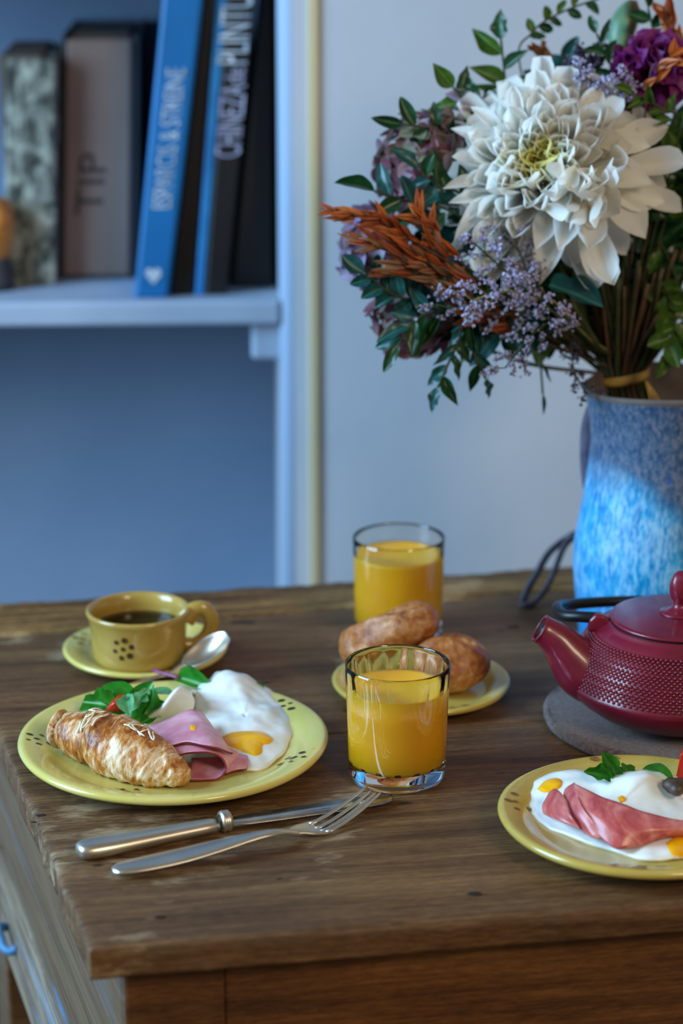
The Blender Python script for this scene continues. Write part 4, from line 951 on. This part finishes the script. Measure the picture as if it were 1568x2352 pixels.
# ================================================================== BOUQUET
BIND = D(1432, 868, 2.10); FOOT = D(1475, 1010, 2.12)
leafmat('leaf_dark', '14301c', '23502a', .32, .15, '3a6a40'); leafmat('leaf_teal', '153c3a', '235a55', .32, .15, '3f7f78'); leafmat('leaf_olive', '2b4a16', '4c6f22', .38, .25, '7c9a48')
simple('stem_green', [(.3, '222a14'), (.7, '3c4620')], 60, .6, .2); simple('stem_brown', [(.3, '38281b'), (.7, '5e4530')], 60, .6, .2); simple('stem_yellow', [(.3, '6b6a2c'), (.7, '8d8a42')], 60, .6, .1)
def petalmat(name, lo, hi, base, tr=.3, rough=.5):
    b = NB(name); v = b.coord(); c = b.ramp(b.noise(b.coord((2, 14, 2)), 3, 4), [(.3, lo), (.7, hi)])
    sx = b.n('ShaderNodeSeparateXYZ'); b.l(b.coord(), sx.inputs[0]); c = b.mix(b.ramp(sx.outputs[0], [(.05, .8), (.55, 0.0)]), c, base)
    b.set(col=c, rough=rough); b.translucent(c, tr)
petalmat('petal_white', 'f8f6ee', 'fdfcf8', 'f8f6e4', .5); petalmat('petal_yellow', 'f6ee96', 'fbf8c4', 'ecdc2c', .5)
petalmat('petal_mauve', '6a4a5c', '8f6a78', '7d6a60', .3); petalmat('petal_lilac', '86709c', 'a891bb', '8a7a8c', .3); petalmat('petal_rose', '7a4254', '9a5a68', '6a4a50', .3)
petalmat('petal_purple', '6a1a5e', '97308a', '4a0e30', .25); petalmat('petal_pale', 'b49ab4', 'd4bfd0', '8aa07a', .3)
petalmat('oat_orange', '8a3c18', 'b85a2a', '6a3014', .2); petalmat('oat_tan', '8a5a38', 'a8764c', '6a4428', .2); petalmat('oat_bright', 'b8561c', 'd88038', '8a4414', .2)
petalmat('floret_lilac', 'c2bede', 'e8e6f4', 'aaa4c8', .2); petalmat('floret_grey', 'a9a5bc', 'd4d0e0', '8a8498', .2); petalmat('floret_dark', '4a3a58', '6a5478', '3a2c40', .2)
def stem_path(head, seed, mid=None):
    r_ = random.Random(seed); off = V((r_.uniform(-.017, .017), r_.uniform(-.012, .012), 0)); b_ = BIND + off
    m = mid if mid is not None else head.lerp(b_, .55) + V((0, .012, -.012))
    return [V(head), m, b_, FOOT + off*.9 + V((-off.x*.2, 0, r_.uniform(-.01, .02)))]
def add_stem(parent, head, seed, rad=.0018, mat='stem_green', mid=None):
    return obj('stem', tube(cr(stem_path(head, seed, mid), 6), rad, 6), MATS[mat], parent)
def flower_thing(name, label, cat, head, group=None): return thing(name, label, cat, head, group)
UPC = lambda p: (CAM - p).normalized()

# the big white chrysanthemum
def petalvf(L=1, tipw=.75, cup=.35, curl=.25, hook=0.0, nu=9, nv=4, point=.5):
    vs, fs = [], []
    for i in range(nu + 1):
        u = i/nu; w_ = (.18 + .82*sin(min(1, u/tipw)*pi/2))*(1 if u < tipw else max(0, 1 - ((u - tipw)/(1 - tipw))**2)**point)*.5
        for j in range(nv + 1):
            s_ = -1 + 2*j/nv; vs.append(V((u, s_*w_, curl*u*u + cup*w_*s_*s_*.9 + (hook*max(0, u - .6)**2))))
    for i in range(nu):
        for j in range(nv): a = i*(nv+1) + j; fs.append((a, a + nv + 1, a + nv + 2, a + 1))
    return vs, fs
PW = [mesh('white_petal', petalvf(tipw=.74, cup=.7, curl=.30, point=.55), MATS['petal_white']), mesh('white_petal', petalvf(tipw=.70, cup=.5, curl=.12, point=.7, hook=.5), MATS['petal_white']), mesh('white_petal', petalvf(tipw=.58, cup=.4, curl=-.14, point=1.0, hook=-.2), MATS['petal_white']), mesh('white_petal', petalvf(tipw=.72, cup=.9, curl=.5, point=.6, hook=.6), MATS['petal_white'])]
PY = [mesh('yellow_petal', petalvf(tipw=.72, cup=.9, curl=.2, point=.5), MATS['petal_yellow'])]
petalmat('petal_cream', 'faf8e4', 'fdfcf0', 'f4efb0', .5)
PC_ = mesh('cream_petal', petalvf(tipw=.74, cup=.8, curl=.2, point=.5), MATS['petal_cream'])
fc = D(1258, 402, 1.985); s0 = S(1.985)
t = thing('white_chrysanthemum', 'huge cream white chrysanthemum with pale yellow heart in the bouquet', 'flower', fc)
fn = V((-.18, -.90, .40)).normalized(); t1 = V((1, 0, 0)); t1 = (t1 - fn*t1.dot(fn)).normalized(); t2 = fn.cross(t1) if fn.cross(t1).z > 0 else -fn.cross(t1)
rng = random.Random(21); heart = D(1240, 374, 1.965); NP = 296
for i in range(NP):
    f = (i + .5)/NP; al = R(17 + 91*f**.66); th_ = i*2.39996 + rng.uniform(-.15, .15); dirr = t1*cos(th_) + t2*sin(th_)
    low = max(0.0, cos(th_)*.62 - sin(th_)*.78)
    if f > .35 and low > .50 and rng.random() < .8: continue
    if f > .16 and low > .25 and rng.random() < .2: continue
    d_ = (fn*cos(al) + dirr*sin(al) + V((rng.uniform(-.1, .1), rng.uniform(-.1, .1), rng.uniform(-.1, .1)))).normalized()
    reach = .038 + .058*f**.5 + (.008 if f > .8 else 0); reach *= rng.uniform(.93, 1.06)
    L = (.027 + .043*f**.65)*rng.uniform(.92, 1.08); wk = (.0165 + .0075*f)*rng.uniform(.88, 1.15)
    cen = heart.lerp(fc, min(1, f*1.3)) - fn*.030
    base = cen + d_*(reach - L)
    up_ = fn*sin(al) - dirr*cos(al) + V((rng.uniform(-.25, .25), rng.uniform(-.25, .25), rng.uniform(-.25, .25)))
    me = PY[0] if f < .06 else PC_ if f < .16 else PW[0] if rng.random() < .55 else PW[3] if rng.random() < .5 else PW[1]
    inst('petal', me, frame(base, d_, up_) @ M.Diagonal((L, wk, L, 1)), t)
for i, (bx, by, tx, ty, wpx, dd) in enumerate([(1335, 470, 1408, 648, 84, .02), (1300, 480, 1236, 642, 72, .0), (1320, 480, 1310, 622, 70, .035), (1350, 460, 1345, 590, 76, -.015), (1380, 440, 1486, 536, 92, .0), (1390, 420, 1525, 462, 84, .005), (1390, 400, 1572, 385, 70, .02), (1380, 360, 1540, 280, 72, .02), (1370, 330, 1490, 330, 66, .0), (1400, 430, 1550, 500, 60, .03), (1290, 470, 1180, 596, 46, .015), (1350, 470, 1450, 590, 60, .04), (1370, 440, 1440, 500, 80, -.02), (1310, 460, 1290, 560, 70, -.02), (1360, 400, 1490, 410, 80, -.015), (1370, 310, 1440, 235, 60, .01), (1320, 290, 1385, 195, 56, .015), (1270, 470, 1235, 560, 60, -.012), (1400, 380, 1460, 360, 70, -.02), (1130, 420, 1022, 424, 34, .0), (1140, 350, 1040, 288, 36, .01), (1140, 390, 1030, 372, 32, .005), (1140, 440, 1036, 462, 32, .0), (1150, 460, 1042, 540, 40, .0), (1180, 470, 1092, 582, 42, .0), (1150, 450, 1058, 505, 36, -.005), (1160, 320, 1085, 240, 36, .01), (1200, 300, 1180, 195, 40, .01)]):
    p = D(bx, by, 1.975 + .01); q = D(tx, ty, 1.97 + dd); L = (q - p).length
    inst('petal', PW[2] if i % 3 else PW[1], frame(p, q - p, fn + V((rng.uniform(-.35, .35), 0, rng.uniform(-.2, .4)))) @ M.Diagonal((L, wpx*S(1.97), L, 1)), t)
for i in range(24):                                           # the tangle of short curled petals below the heart
    c_ = D(1335 + rng.uniform(-62, 62), 445 + rng.uniform(-42, 36), 1.94 + rng.uniform(-.008, .012))
    dd = (fn*.7 + V((rng.uniform(-.9, .9), rng.uniform(-.3, .3), rng.uniform(-.9, .6)))).normalized()
    inst('petal', PW[3] if i % 2 else PW[1], frame(c_ - dd*.014, dd, V((rng.uniform(-1, 1), -1, rng.uniform(-1, 1)))) @ M.Diagonal((.028, .017, .028, 1)), t)
obj('calyx', lathe([(0, -.0), (.012, -.004), (.02, .004), (.014, .014), (0, .016)], 20, fc + V((0, .018, -.004))), MATS['stem_green'], t)
add_stem(t, fc + V((.004, .025, -.006)), 1, .0035)

# generic sprays
def spray(name, label, pts, n, L, wd_, shape, mats, seed, cat='branch', t0=.1, spread=.9, stem=.0012, smat='stem_green', connect=True, droop=0.0, tip=True, group=None):
    P = cr([D(*q) for q in pts], 8); t = thing(name, label, cat, P[0], group); rng = random.Random(seed)
    full = ([P[0].lerp(BIND, .5) + V((0, .02, 0)), ] if connect else [])
    if connect: obj('stem', tube(cr([FOOT + V((rng.uniform(-.014, .014), rng.uniform(-.01, .01), 0)), BIND + V((rng.uniform(-.018, .018), rng.uniform(-.012, .012), 0)), P[0].lerp(BIND, .5) + V((0, .015, .0))] + [D(*q) for q in pts], 6), stem, 6), MATS[smat], t)
    else: obj('stem', tube(P, stem, 6), MATS[smat], t)
    m = len(P); sd = 1
    for i in range(n):
        f = t0 + (1 - t0)*(i/max(1, n - 1)) if n > 1 else 1; p = P[min(m - 1, int(f*(m - 1)))]; tg = (P[min(m-1, int(f*(m-1)) + 1)] - P[max(0, int(f*(m-1)) - 1)]).normalized()
        vw_ = UPC(p); side = tg.cross(vw_).normalized()*sd; sd = -sd
        dr = tg*rng.uniform(.35, .8) + side*spread*rng.uniform(.6, 1.1) + vw_*rng.uniform(-.35, .5) + V((0, 0, -droop))
        if tip and i == n - 1: dr = tg + V((0, 0, -droop*.5))
        l_ = L*S(pts[0][2])*rng.uniform(.75, 1.15); ww = wd_*S(pts[0][2])*rng.uniform(.8, 1.15)
        up_ = vw_ + V((rng.uniform(-.7, .7), rng.uniform(-.3, .3), rng.uniform(-.2, .8)))
        put_leaf('leaf', t, p, p + dr.normalized()*l_, ww, shape, mats[i % len(mats)], rng.randrange(3), up=up_)
    return t
G1 = 'leafy branches of the bouquet'
dk, te, ol = 'leaf_dark', 'leaf_teal', 'leaf_olive'
spray('leafy_branch', 'dark leafy branch standing above the left of the white flower', [(1190, 300, 2.06), (1165, 220, 2.06), (1150, 90, 2.05)], 9, 86, 36, 'lance', [dk, ol], 31, group=G1)
spray('leafy_branch', 'dark leafy branch reaching left above the mauve hydrangea', [(1140, 270, 2.04), (1080, 245, 2.03), (1040, 200, 2.02)], 6, 80, 38, 'lance', [dk, ol], 32, group=G1)
spray('leafy_branch', 'thin twig with small leaves arching to the top edge', [(1195, 160, 2.07), (1222, 75, 2.07), (1290, 28, 2.07), (1400, -12, 2.07)], 11, 44, 22, 'oval', [dk, ol], 33, stem=.0010, t0=.3, group=G1)
spray('leafy_branch', 'leafy twig above the top of the mauve hydrangea', [(1060, 330, 2.02), (1000, 300, 2.01), (925, 285, 2.0)], 6, 68, 30, 'oval', [dk], 34, group=G1)
spray('leafy_branch', 'dark branch crossing in front of the mauve hydrangea', [(1075, 460, 1.99), (1010, 430, 1.98), (960, 385, 1.97)], 8, 74, 34, 'oval', [dk, te], 35, group=G1)
spray('leafy_branch', 'bluish green branch above the orange oat spray', [(1060, 500, 1.99), (960, 470, 1.98), (860, 440, 1.97)], 8, 84, 36, 'oval', [te, dk], 36, group=G1)
spray('leafy_branch', 'teal branch sticking out left under the lilac hydrangea', [(1010, 700, 1.99), (910, 680, 1.97), (835, 625, 1.96)], 11, 66, 34, 'oval', [te], 37, group=G1)
spray('leafy_branch', 'teal branch drooping at the lower left of the bouquet', [(1040, 720, 1.98), (960, 730, 1.97), (915, 790, 1.96)], 10, 78, 34, 'oval', [te, dk], 38, droop=.3, group=G1)
spray('leafy_branch', 'hanging dark branch that is lowest at the left', [(1090, 720, 1.99), (1050, 790, 1.99), (1005, 890, 1.99)], 9, 70, 26, 'lance', [te, dk], 39, droop=.6, group=G1)
spray('leafy_branch', 'hanging branch with narrow leaves right of the lowest one', [(1110, 700, 2.0), (1080, 780, 2.0), (1115, 870, 2.0)], 8, 62, 24, 'lance', [dk, te], 40, droop=.6, group=G1)
spray('leafy_branch', 'thin blade-like leaf twig hanging under the lilac sprigs', [(1250, 770, 2.05), (1242, 830, 2.05), (1246, 905, 2.05)], 3, 60, 9, 'lance', [te], 41, droop=.6, group=G1)
spray('leafy_branch', 'bright green leafy branch hanging beside the pitcher rim', [(1500, 640, 2.06), (1550, 720, 2.04), (1530, 810, 2.03)], 13, 64, 38, 'oval', [ol], 42, droop=.2, group=G1)
spray('leafy_branch', 'green branch at right picture edge above the pitcher', [(1510, 560, 2.07), (1570, 690, 2.05), (1590, 780, 2.05)], 9, 60, 36, 'oval', [ol, dk], 43, group=G1)
spray('leafy_branch', 'dark green sprig at the top right beside the purple carnation', [(1530, 160, 2.05), (1505, 90, 2.05), (1488, 20, 2.05)], 7, 62, 28, 'oval', [dk], 44, group=G1)
spray('leafy_branch', 'dark sprig left of the purple carnation', [(1420, 190, 2.04), (1395, 140, 2.03), (1370, 78, 2.03)], 6, 54, 22, 'oval', [dk], 45, group=G1)
spray('leafy_branch', 'yellow green sprig right above the white flower', [(1560, 300, 2.0), (1520, 250, 1.99), (1450, 215, 1.98)], 7, 50, 22, 'lance', [ol], 46, group=G1)
for i, (a_, b_, c_, lb) in enumerate([((1480, 640, 2.11), (1500, 480, 2.1), (1550, 330, 2.08), 'dark dense foliage right of the white flower'), ((1450, 680, 2.12), (1440, 560, 2.12), (1470, 420, 2.1), 'dark foliage directly behind the lower right petals'), ((1380, 700, 2.11), (1330, 620, 2.1), (1280, 520, 2.1), 'dark foliage under the white flower'), ((1300, 700, 2.09), (1200, 620, 2.08), (1110, 520, 2.08), 'shaded foliage between white flower and lilac sprigs'), ((1290, 720, 2.1), (1160, 720, 2.08), (1040, 680, 2.07), 'shaded foliage behind the lilac sprigs'), ((1430, 400, 2.12), (1440, 260, 2.1), (1500, 150, 2.09), 'shaded foliage behind the purple carnation'), ((1300, 400, 2.12), (1270, 260, 2.1), (1300, 160, 2.09), 'shaded foliage behind the top of the white flower'), ((1530, 500, 2.06), (1550, 420, 2.04), (1580, 330, 2.02), 'dark leaves at the right picture edge'), ((1200, 500, 2.08), (1080, 420, 2.06), (980, 340, 2.06), 'shaded foliage behind the mauve hydrangea'), ((1180, 700, 2.06), (1060, 640, 2.05), (960, 600, 2.04), 'shaded foliage behind the orange oats'), ((1100, 600, 2.02), (1040, 520, 2.02), (1010, 440, 2.02), 'dark leaves between oats and white flower'), ((1130, 690, 2.02), (1020, 690, 2.02), (930, 680, 2.01), 'dark leaves behind the teal branch at the left'), ((1270, 680, 2.04), (1210, 700, 2.03), (1150, 760, 2.02), 'dark leaves in the midst of the lilac sprigs'), ((1400, 760, 2.12), (1320, 720, 2.1), (1230, 740, 2.07), 'dark leaves above the pitcher rim left of the stems'), ((1480, 700, 2.13), (1490, 600, 2.13), (1530, 520, 2.12), 'dark upright foliage above the stem bundle'), ((1420, 790, 2.13), (1390, 690, 2.13), (1350, 600, 2.12), 'dark foliage just above the raffia tie'), ((1450, 780, 2.14), (1470, 680, 2.14), (1460, 580, 2.13), 'dark foliage behind the middle of the stems'), ((1350, 740, 2.13), (1290, 660, 2.13), (1240, 600, 2.12), 'dark foliage behind the ivy leaf'), ((1490, 620, 2.14), (1540, 560, 2.13), (1580, 480, 2.12), 'dark foliage beyond the drooping right petals')]):
    spray('foliage_branch', lb, [a_, b_, c_], 26, 96, 52, 'oval', [dk, dk, ol] if i % 2 else [dk, te], 60 + i, t0=.0, spread=1.1, group='inner foliage of the bouquet')
# ivy leaf
t = thing('ivy_leaf', 'large smooth bluish ivy leaf under the white flower', 'leaf', D(1262, 650, 2.0)); obj('stem', tube(cr(stem_path(D(1262, 655, 2.0), 77), 5), .0012, 6), MATS['stem_green'], t)
put_leaf('leaf', t, D(1262, 655, 2.0), D(1380, 692, 1.975), 74*S(2), 'ivy', te, 1, up=V((-.3, -.6, .8)))
# hydrangeas
def floretvf():
    out = []
    for q in range(4):
        vs, fs = leafvf(lambda u: .42*sin(pi*min(1, u*.96 + .02))**.6, -.18, .3, 5, 4); out.append(xf((vs, fs), M.Rotation(q*pi/2, 4, 'Z')))
    return join(*out)
FL_M = {k_: mesh(k_ + '_floret', floretvf(), MATS[k_]) for k_ in ('petal_mauve', 'petal_lilac', 'petal_rose', 'petal_pale')}
def hydrangea(label, c, rx, ry, rz, n, mats, seed, size):
    t = thing('hydrangea', label, 'flower', c, 'hydrangea heads'); rng = random.Random(seed); add_stem(t, c + V((0, .02, -.01)), seed, .002, 'stem_brown')
    for i in range(n):
        z = 1 - 2*(i + .5)/n; a = i*2.39996; r_ = sqrt(1 - z*z); d_ = V((r_*cos(a), r_*sin(a), z))
        if d_.y > .45: continue
        p = c + V((d_.x*rx, d_.y*ry, d_.z*rz)); k_ = size*rng.uniform(.8, 1.2)
        nrm = (d_ + V((rng.uniform(-.4, .4), rng.uniform(-.4, .4), rng.uniform(-.4, .4)))).normalized()
        m = frame(p, nrm.cross(V((.3, .2, 1))), nrm) @ M.Rotation(rng.uniform(0, 6), 4, 'Z') @ M.Diagonal((k_, k_, k_, 1))
        inst('floret', FL_M[rng.choice(mats)], m, t)
hydrangea('dusty mauve hydrangea head left of the white flower', D(985, 385, 2.04), 105*S(2.04), .035, 115*S(2.04), 70, ['petal_mauve', 'petal_mauve', 'petal_rose', 'petal_pale'], 5, .0175)
hydrangea('lilac hydrangea head behind the orange oat spray', D(860, 572, 2.03), 66*S(2.03), .028, 82*S(2.03), 46, ['petal_lilac', 'petal_lilac', 'petal_mauve'], 6, .017)
hydrangea('rose coloured hydrangea head low at the left', D(950, 720, 2.03), 85*S(2.03), .028, 82*S(2.03), 46, ['petal_rose', 'petal_mauve'], 7, .017)
# pale lily-like blossom
t = thing('pale_blossom', 'pale pink blossom peeking out above the mauve hydrangea', 'flower', D(1100, 262, 2.05)); add_stem(t, D(1100, 262, 2.06), 90)
PP = mesh('pale_petal', petalvf(tipw=.6, cup=.8, curl=.2, point=.8), MATS['petal_pale'])
for (x, y, wd_) in ((1008, 225, 30), (1030, 262, 26), (1115, 225, 28), (1080, 205, 22)):
    p = D(1100, 260, 2.05); q = D(x, y, 2.03); inst('petal', PP, frame(p, q - p, UPC(p) + V((0, 0, .6))) @ M.Diagonal(((q - p).length, wd_*S(2), (q - p).length, 1)), t)
# carnation
CPm = [mesh('carnation_petal', leafvf(lambda u: .5*min(1, u*1.5)**.8*(1 if u < .8 else 1 - .25*(u - .8)/.2), -.1, .2, 10, 10, wave=.35, seed=q), MATS['petal_purple']) for q in range(3)]
t = thing('purple_carnation', 'ruffled purple carnation at the top right', 'flower', D(1490, 165, 2.03)); add_stem(t, D(1490, 175, 2.05), 91, .0022)
rng = random.Random(8); cc = D(1495, 165, 2.03)
for i in range(58):
    al = R(8 + 92*(i/57)**.8); a = i*2.39996; d_ = V((sin(al)*cos(a)*1.15, -cos(al)*.55 - .1, sin(al)*sin(a)*.6 + .5*cos(al))).normalized(); L = rng.uniform(.035, .041)
    inst('petal', CPm[i % 3], frame(cc - d_*.002, d_, V((rng.uniform(-1, 1), rng.uniform(-1, 1), rng.uniform(-1, 1)))) @ M.Diagonal((L, L*.72, L, 1)), t)
# tall bud
b = NB('bud_skin'); v = b.coord(); sx = b.n('ShaderNodeSeparateXYZ'); b.l(b.coord(), sx.inputs[0])
b.set(col=b.mix(b.ramp(b.math('ADD', sx.outputs[0], b.math('MULTIPLY', b.noise(v, 30, 3), .02)), [(.008, 0.0), (.016, 1.0)]), '6f9a78', '4a3a1c'), rough=.4)
t = thing('tall_bud', 'tall smooth green and brown bud at the top of the bouquet', 'flower', D(1432, 110, 2.09))
bp = [D(1428, 122, 2.09), D(1424, 90, 2.09), D(1434, 50, 2.09), D(1452, 15, 2.09), D(1462, 2, 2.09)]
obj('bud', tube(cr(bp, 6), crs([.008, .0115, .0125, .0085, .001], 6), 16), MATS['bud_skin'], t); add_stem(t, D(1428, 120, 2.09), 95, .0024)
# orange oats
def spikevf():
    a = leafvf(w_lance, .08, 1.1, 6, 4); b_ = xf(leafvf(w_lance, -.05, -1.1, 6, 4), M.Rotation(.12, 4, 'Y')); return join(a, b_)
OM = {k_: mesh(k_ + '_spikelet', spikevf(), MATS[k_]) for k_ in ('oat_orange', 'oat_tan', 'oat_bright')}
def oats(label, pts, n, L, mats, seed, spread=.45, connect=True, thick=10):
    P = cr([D(*q) for q in pts], 8); t = thing('oat_spray', label, 'dried grass', P[0], 'dyed oat sprays'); rng = random.Random(seed); m = len(P)
    if connect: obj('stem', tube(cr([FOOT, BIND + V((rng.uniform(-.015, .015), rng.uniform(-.01, .01), 0)), P[0].lerp(BIND, .5) + V((0, .01, 0))] + [D(*q) for q in pts], 6), .0009, 5), MATS['stem_brown'], t)
    for i in range(n):
        f = i/(n - 1); p = P[int(f*(m-1))]; tg = (P[min(m-1, int(f*(m-1)) + 1)] - P[max(0, int(f*(m-1)) - 1)]).normalized()
        dr = (tg + V((rng.uniform(-1, 1), rng.uniform(-1, 1), rng.uniform(-1, .8)))*spread).normalized(); l_ = L*S(pts[0][2])*rng.uniform(.7, 1.15)
        p = p + V((rng.uniform(-1, 1), rng.uniform(-1, 1), rng.uniform(-1, 1)))*.007*(1 - .6*f)
        inst('spikelet', OM[rng.choice(mats)], frame(p, dr, UPC(p) + V((rng.uniform(-1, 1), 0, rng.uniform(-1, 1)))) @ M.Diagonal((l_, thick*S(2), thick*S(2)*1.2, 1)), t)
    return t
oats('orange oat spray reaching furthest left in front of the wall', [(1060, 620, 1.96), (960, 560, 1.95), (870, 505, 1.945), (765, 490, 1.945)], 46, 62, ['oat_orange', 'oat_orange', 'oat_bright'], 1, .5)
oats('orange oat spray just under the furthest left one', [(1080, 650, 1.96), (980, 600, 1.95), (900, 570, 1.945), (845, 556, 1.945)], 42, 74, ['oat_orange', 'oat_tan'], 2, .42)
oats('brown oat spray lowest of the oats at the left', [(1090, 690, 1.965), (1010, 645, 1.96), (940, 620, 1.955), (905, 622, 1.955)], 34, 78, ['oat_tan', 'oat_tan', 'oat_orange'], 3, .4)
oats('upright orange oat tufts against the green leaves', [(1040, 590, 1.955), (985, 520, 1.95), (960, 485, 1.95)], 16, 66, ['oat_bright', 'oat_orange'], 4, .8)
oats('rust oat tuft hidden between the lilac sprigs', [(1180, 760, 2.0), (1130, 730, 1.99), (1080, 725, 1.985)], 26, 70, ['oat_orange'], 5, .5)
oats('faded pinkish oat tuft above the white flower', [(1262, 215, 2.06), (1255, 150, 2.06), (1240, 110, 2.06)], 22, 42, ['oat_tan'], 6, .8, thick=13)
oats('bright orange oat tuft on the purple carnation', [(1490, 185, 1.985), (1520, 150, 1.98), (1545, 130, 1.98)], 9, 56, ['oat_bright'], 7, .8, thick=14)
oats('orange oat tuft in the top right corner', [(1570, 130, 2.04), (1545, 70, 2.04), (1532, 35, 2.04)], 12, 60, ['oat_bright', 'oat_orange'], 8, .5, thick=14)
# lilac statice sprigs: thin branches with tiny florets too small to count
def floret_cloud(pts, mat_name, rng, size):
    vs, fs = [], []
    for p in pts:
        d_ = V((rng.uniform(-1, 1), rng.uniform(-1, .1), rng.uniform(-.2, 1))).normalized(); u_ = d_.orthogonal().normalized(); v_ = d_.cross(u_); s_ = size*rng.uniform(.6, 1.3); n0 = len(vs)
        vs.append(p - d_*s_*1.6)
        for k_ in range(5): vs.append(p + (u_*cos(k_*1.2566) + v_*sin(k_*1.2566))*s_ + d_*s_*.3*(1 if k_ % 2 else .2))
        vs.append(p - d_*s_*.2)
        for k_ in range(5): fs.append((n0, n0 + 1 + (k_+1) % 5, n0 + 1 + k_)); fs.append((n0 + 6, n0 + 1 + k_, n0 + 1 + (k_+1) % 5))
    return vs, fs
def statice(label, pts, mat, seed, n=9, reach=70, per=34, size=.0016, smat='stem_green', connect=True):
    P = cr([D(*q) for q in pts], 8); t = thing('statice_sprig', label, 'flower', P[0], 'statice sprigs'); rng = random.Random(seed); m = len(P)
    tubes = [tube(P, .0009, 5)]
    if connect: tubes.append(tube(cr([FOOT, BIND + V((rng.uniform(-.017, .017), rng.uniform(-.012, .012), 0)), P[0].lerp(BIND, .5) + V((0, .01, 0)), P[0]], 6), .0010, 5))
    fp = []
    for i in range(n):
        f = .12 + .88*i/(n-1); p = P[int(f*(m-1))]; tg = (P[min(m-1, int(f*(m-1)) + 1)] - P[max(0, int(f*(m-1)) - 1)]).normalized(); vw_ = UPC(p)
        sd = tg.cross(vw_).normalized()*(1 if i % 2 else -1); d_ = (tg*.8 + sd*rng.uniform(.4, 1) + vw_*rng.uniform(-.3, .5)).normalized(); L = reach*S(2)*rng.uniform(.5, 1.1)
        br = cr([p, p + d_*L*.5 + V((0, 0, .003)), p + d_*L], 5); tubes.append(tube(br, .0005, 4))
        for q in range(int(per*.8)):
            u = rng.uniform(.35, 1.05); b_ = br[min(10, int(u*10))] if u <= 1 else br[-1]
            fp.append(b_ + V((rng.gauss(0, 1), rng.gauss(0, 1), rng.gauss(0, 1)))*.0022)
    obj('stems', join(*tubes), MATS[smat], t)
    o = obj('florets', floret_cloud(fp, mat, rng, size), MATS[mat], t, smooth=False); tag(o, kind='stuff')
statice('lilac statice sprig with its tip at the white petals', [(1250, 700, 1.98), (1180, 640, 1.965), (1090, 560, 1.955)], 'floret_lilac', 1, 11, 80, 36)
statice('bright lilac statice sprig in the middle of the cluster', [(1270, 690, 1.97), (1160, 670, 1.95), (1085, 690, 1.945)], 'floret_lilac', 2, 10, 76, 38, smat='stem_yellow')
statice('lilac statice sprig pointing down left past the oats', [(1240, 720, 1.98), (1110, 720, 1.965), (1000, 700, 1.96)], 'floret_grey', 3, 9, 60, 30)
statice('grey lilac statice sprig just under the white flower', [(1260, 690, 1.99), (1210, 620, 1.975), (1180, 545, 1.97)], 'floret_grey', 4, 9, 66, 34)
statice('hanging lilac statice sprig that reaches lowest', [(1290, 720, 1.98), (1220, 770, 1.965), (1160, 845, 1.965)], 'floret_grey', 5, 10, 62, 36)
statice('lilac statice sprig beside the ivy leaf', [(1330, 740, 1.98), (1290, 730, 1.965), (1240, 690, 1.96)], 'floret_lilac', 6, 7, 50, 30)
statice('dark withered statice sprig hanging at the pitcher rim', [(1310, 780, 2.03), (1318, 850, 2.02), (1345, 905, 2.01)], 'floret_dark', 7, 8, 38, 16, smat='stem_green')
statice('violet statice sprig above the white flower', [(1330, 240, 2.05), (1335, 180, 2.04), (1350, 130, 2.04)], 'floret_dark', 8, 10, 66, 40)
statice('pale blue statice sprig touching the top white petals', [(1370, 230, 2.0), (1370, 200, 1.99), (1330, 165, 1.985)], 'floret_lilac', 9, 8, 44, 32)
statice('pale statice tuft under the purple carnation', [(1450, 240, 2.0), (1440, 205, 1.985), (1425, 185, 1.98)], 'floret_lilac', 10, 7, 40, 30)
# bare stems of the bundle and the tie
rng = random.Random(15)
t = thing('stem_bundle', 'bundle of tied flower stems standing in the pitcher mouth', 'stems', BIND)
for i in range(70):
    a = 2*pi*i/70*3.1; r_ = .0205*sqrt((i + .5)/70); off = V((r_*cos(a), r_*sin(a)*.8, 0)); fan = off*rng.uniform(3.0, 4.6)
    top = BIND + V((fan.x + rng.uniform(-.01, .01), fan.y*.7, rng.uniform(.07, .125)))
    obj('stem', tube(cr([FOOT + off*1.3 + V((0, 0, rng.uniform(-.02, .01))), BIND + off, BIND + off*1.7 + V((0, 0, .03)), top], 5), rng.uniform(.0012, .0026), 6), MATS[rng.choice(['stem_green', 'stem_brown', 'stem_green'])], t)
simple('raffia', [(.3, 'a8843c'), (.7, 'c9a455')], 60, .6, .2, scale=(1, 1, 6))
t = thing('raffia_tie', 'yellow raffia band tied around the flower stems', 'tie', BIND + V((0, -.02, 0)))
ring = []
for i in range(49):
    a = 2*pi*i/48; ring.append(BIND + V((.0225*cos(a), .0185*sin(a), .0045*cos(a) + .0)))
obj('band', tube(ring, .0032, 8, cap=False, flat=.35, up=(1, 0, 0)), MATS['raffia'], t)
obj('band', tube([p + V((0, 0, .0036)) for p in ring], .0026, 8, cap=False, flat=.4, up=(1, 0, 0)), MATS['raffia'], t)
for dx, dz in ((.012, -.030), (.02, -.034), (.006, -.028)):
    p = BIND + V((.019, -.010, 0)); obj('loose_end', tube(cr([p, p + V((dx*.5, -.006, dz*.4)), p + V((dx, -.004, dz))], 5), .0013, 6, flat=.5), MATS['raffia'], t)
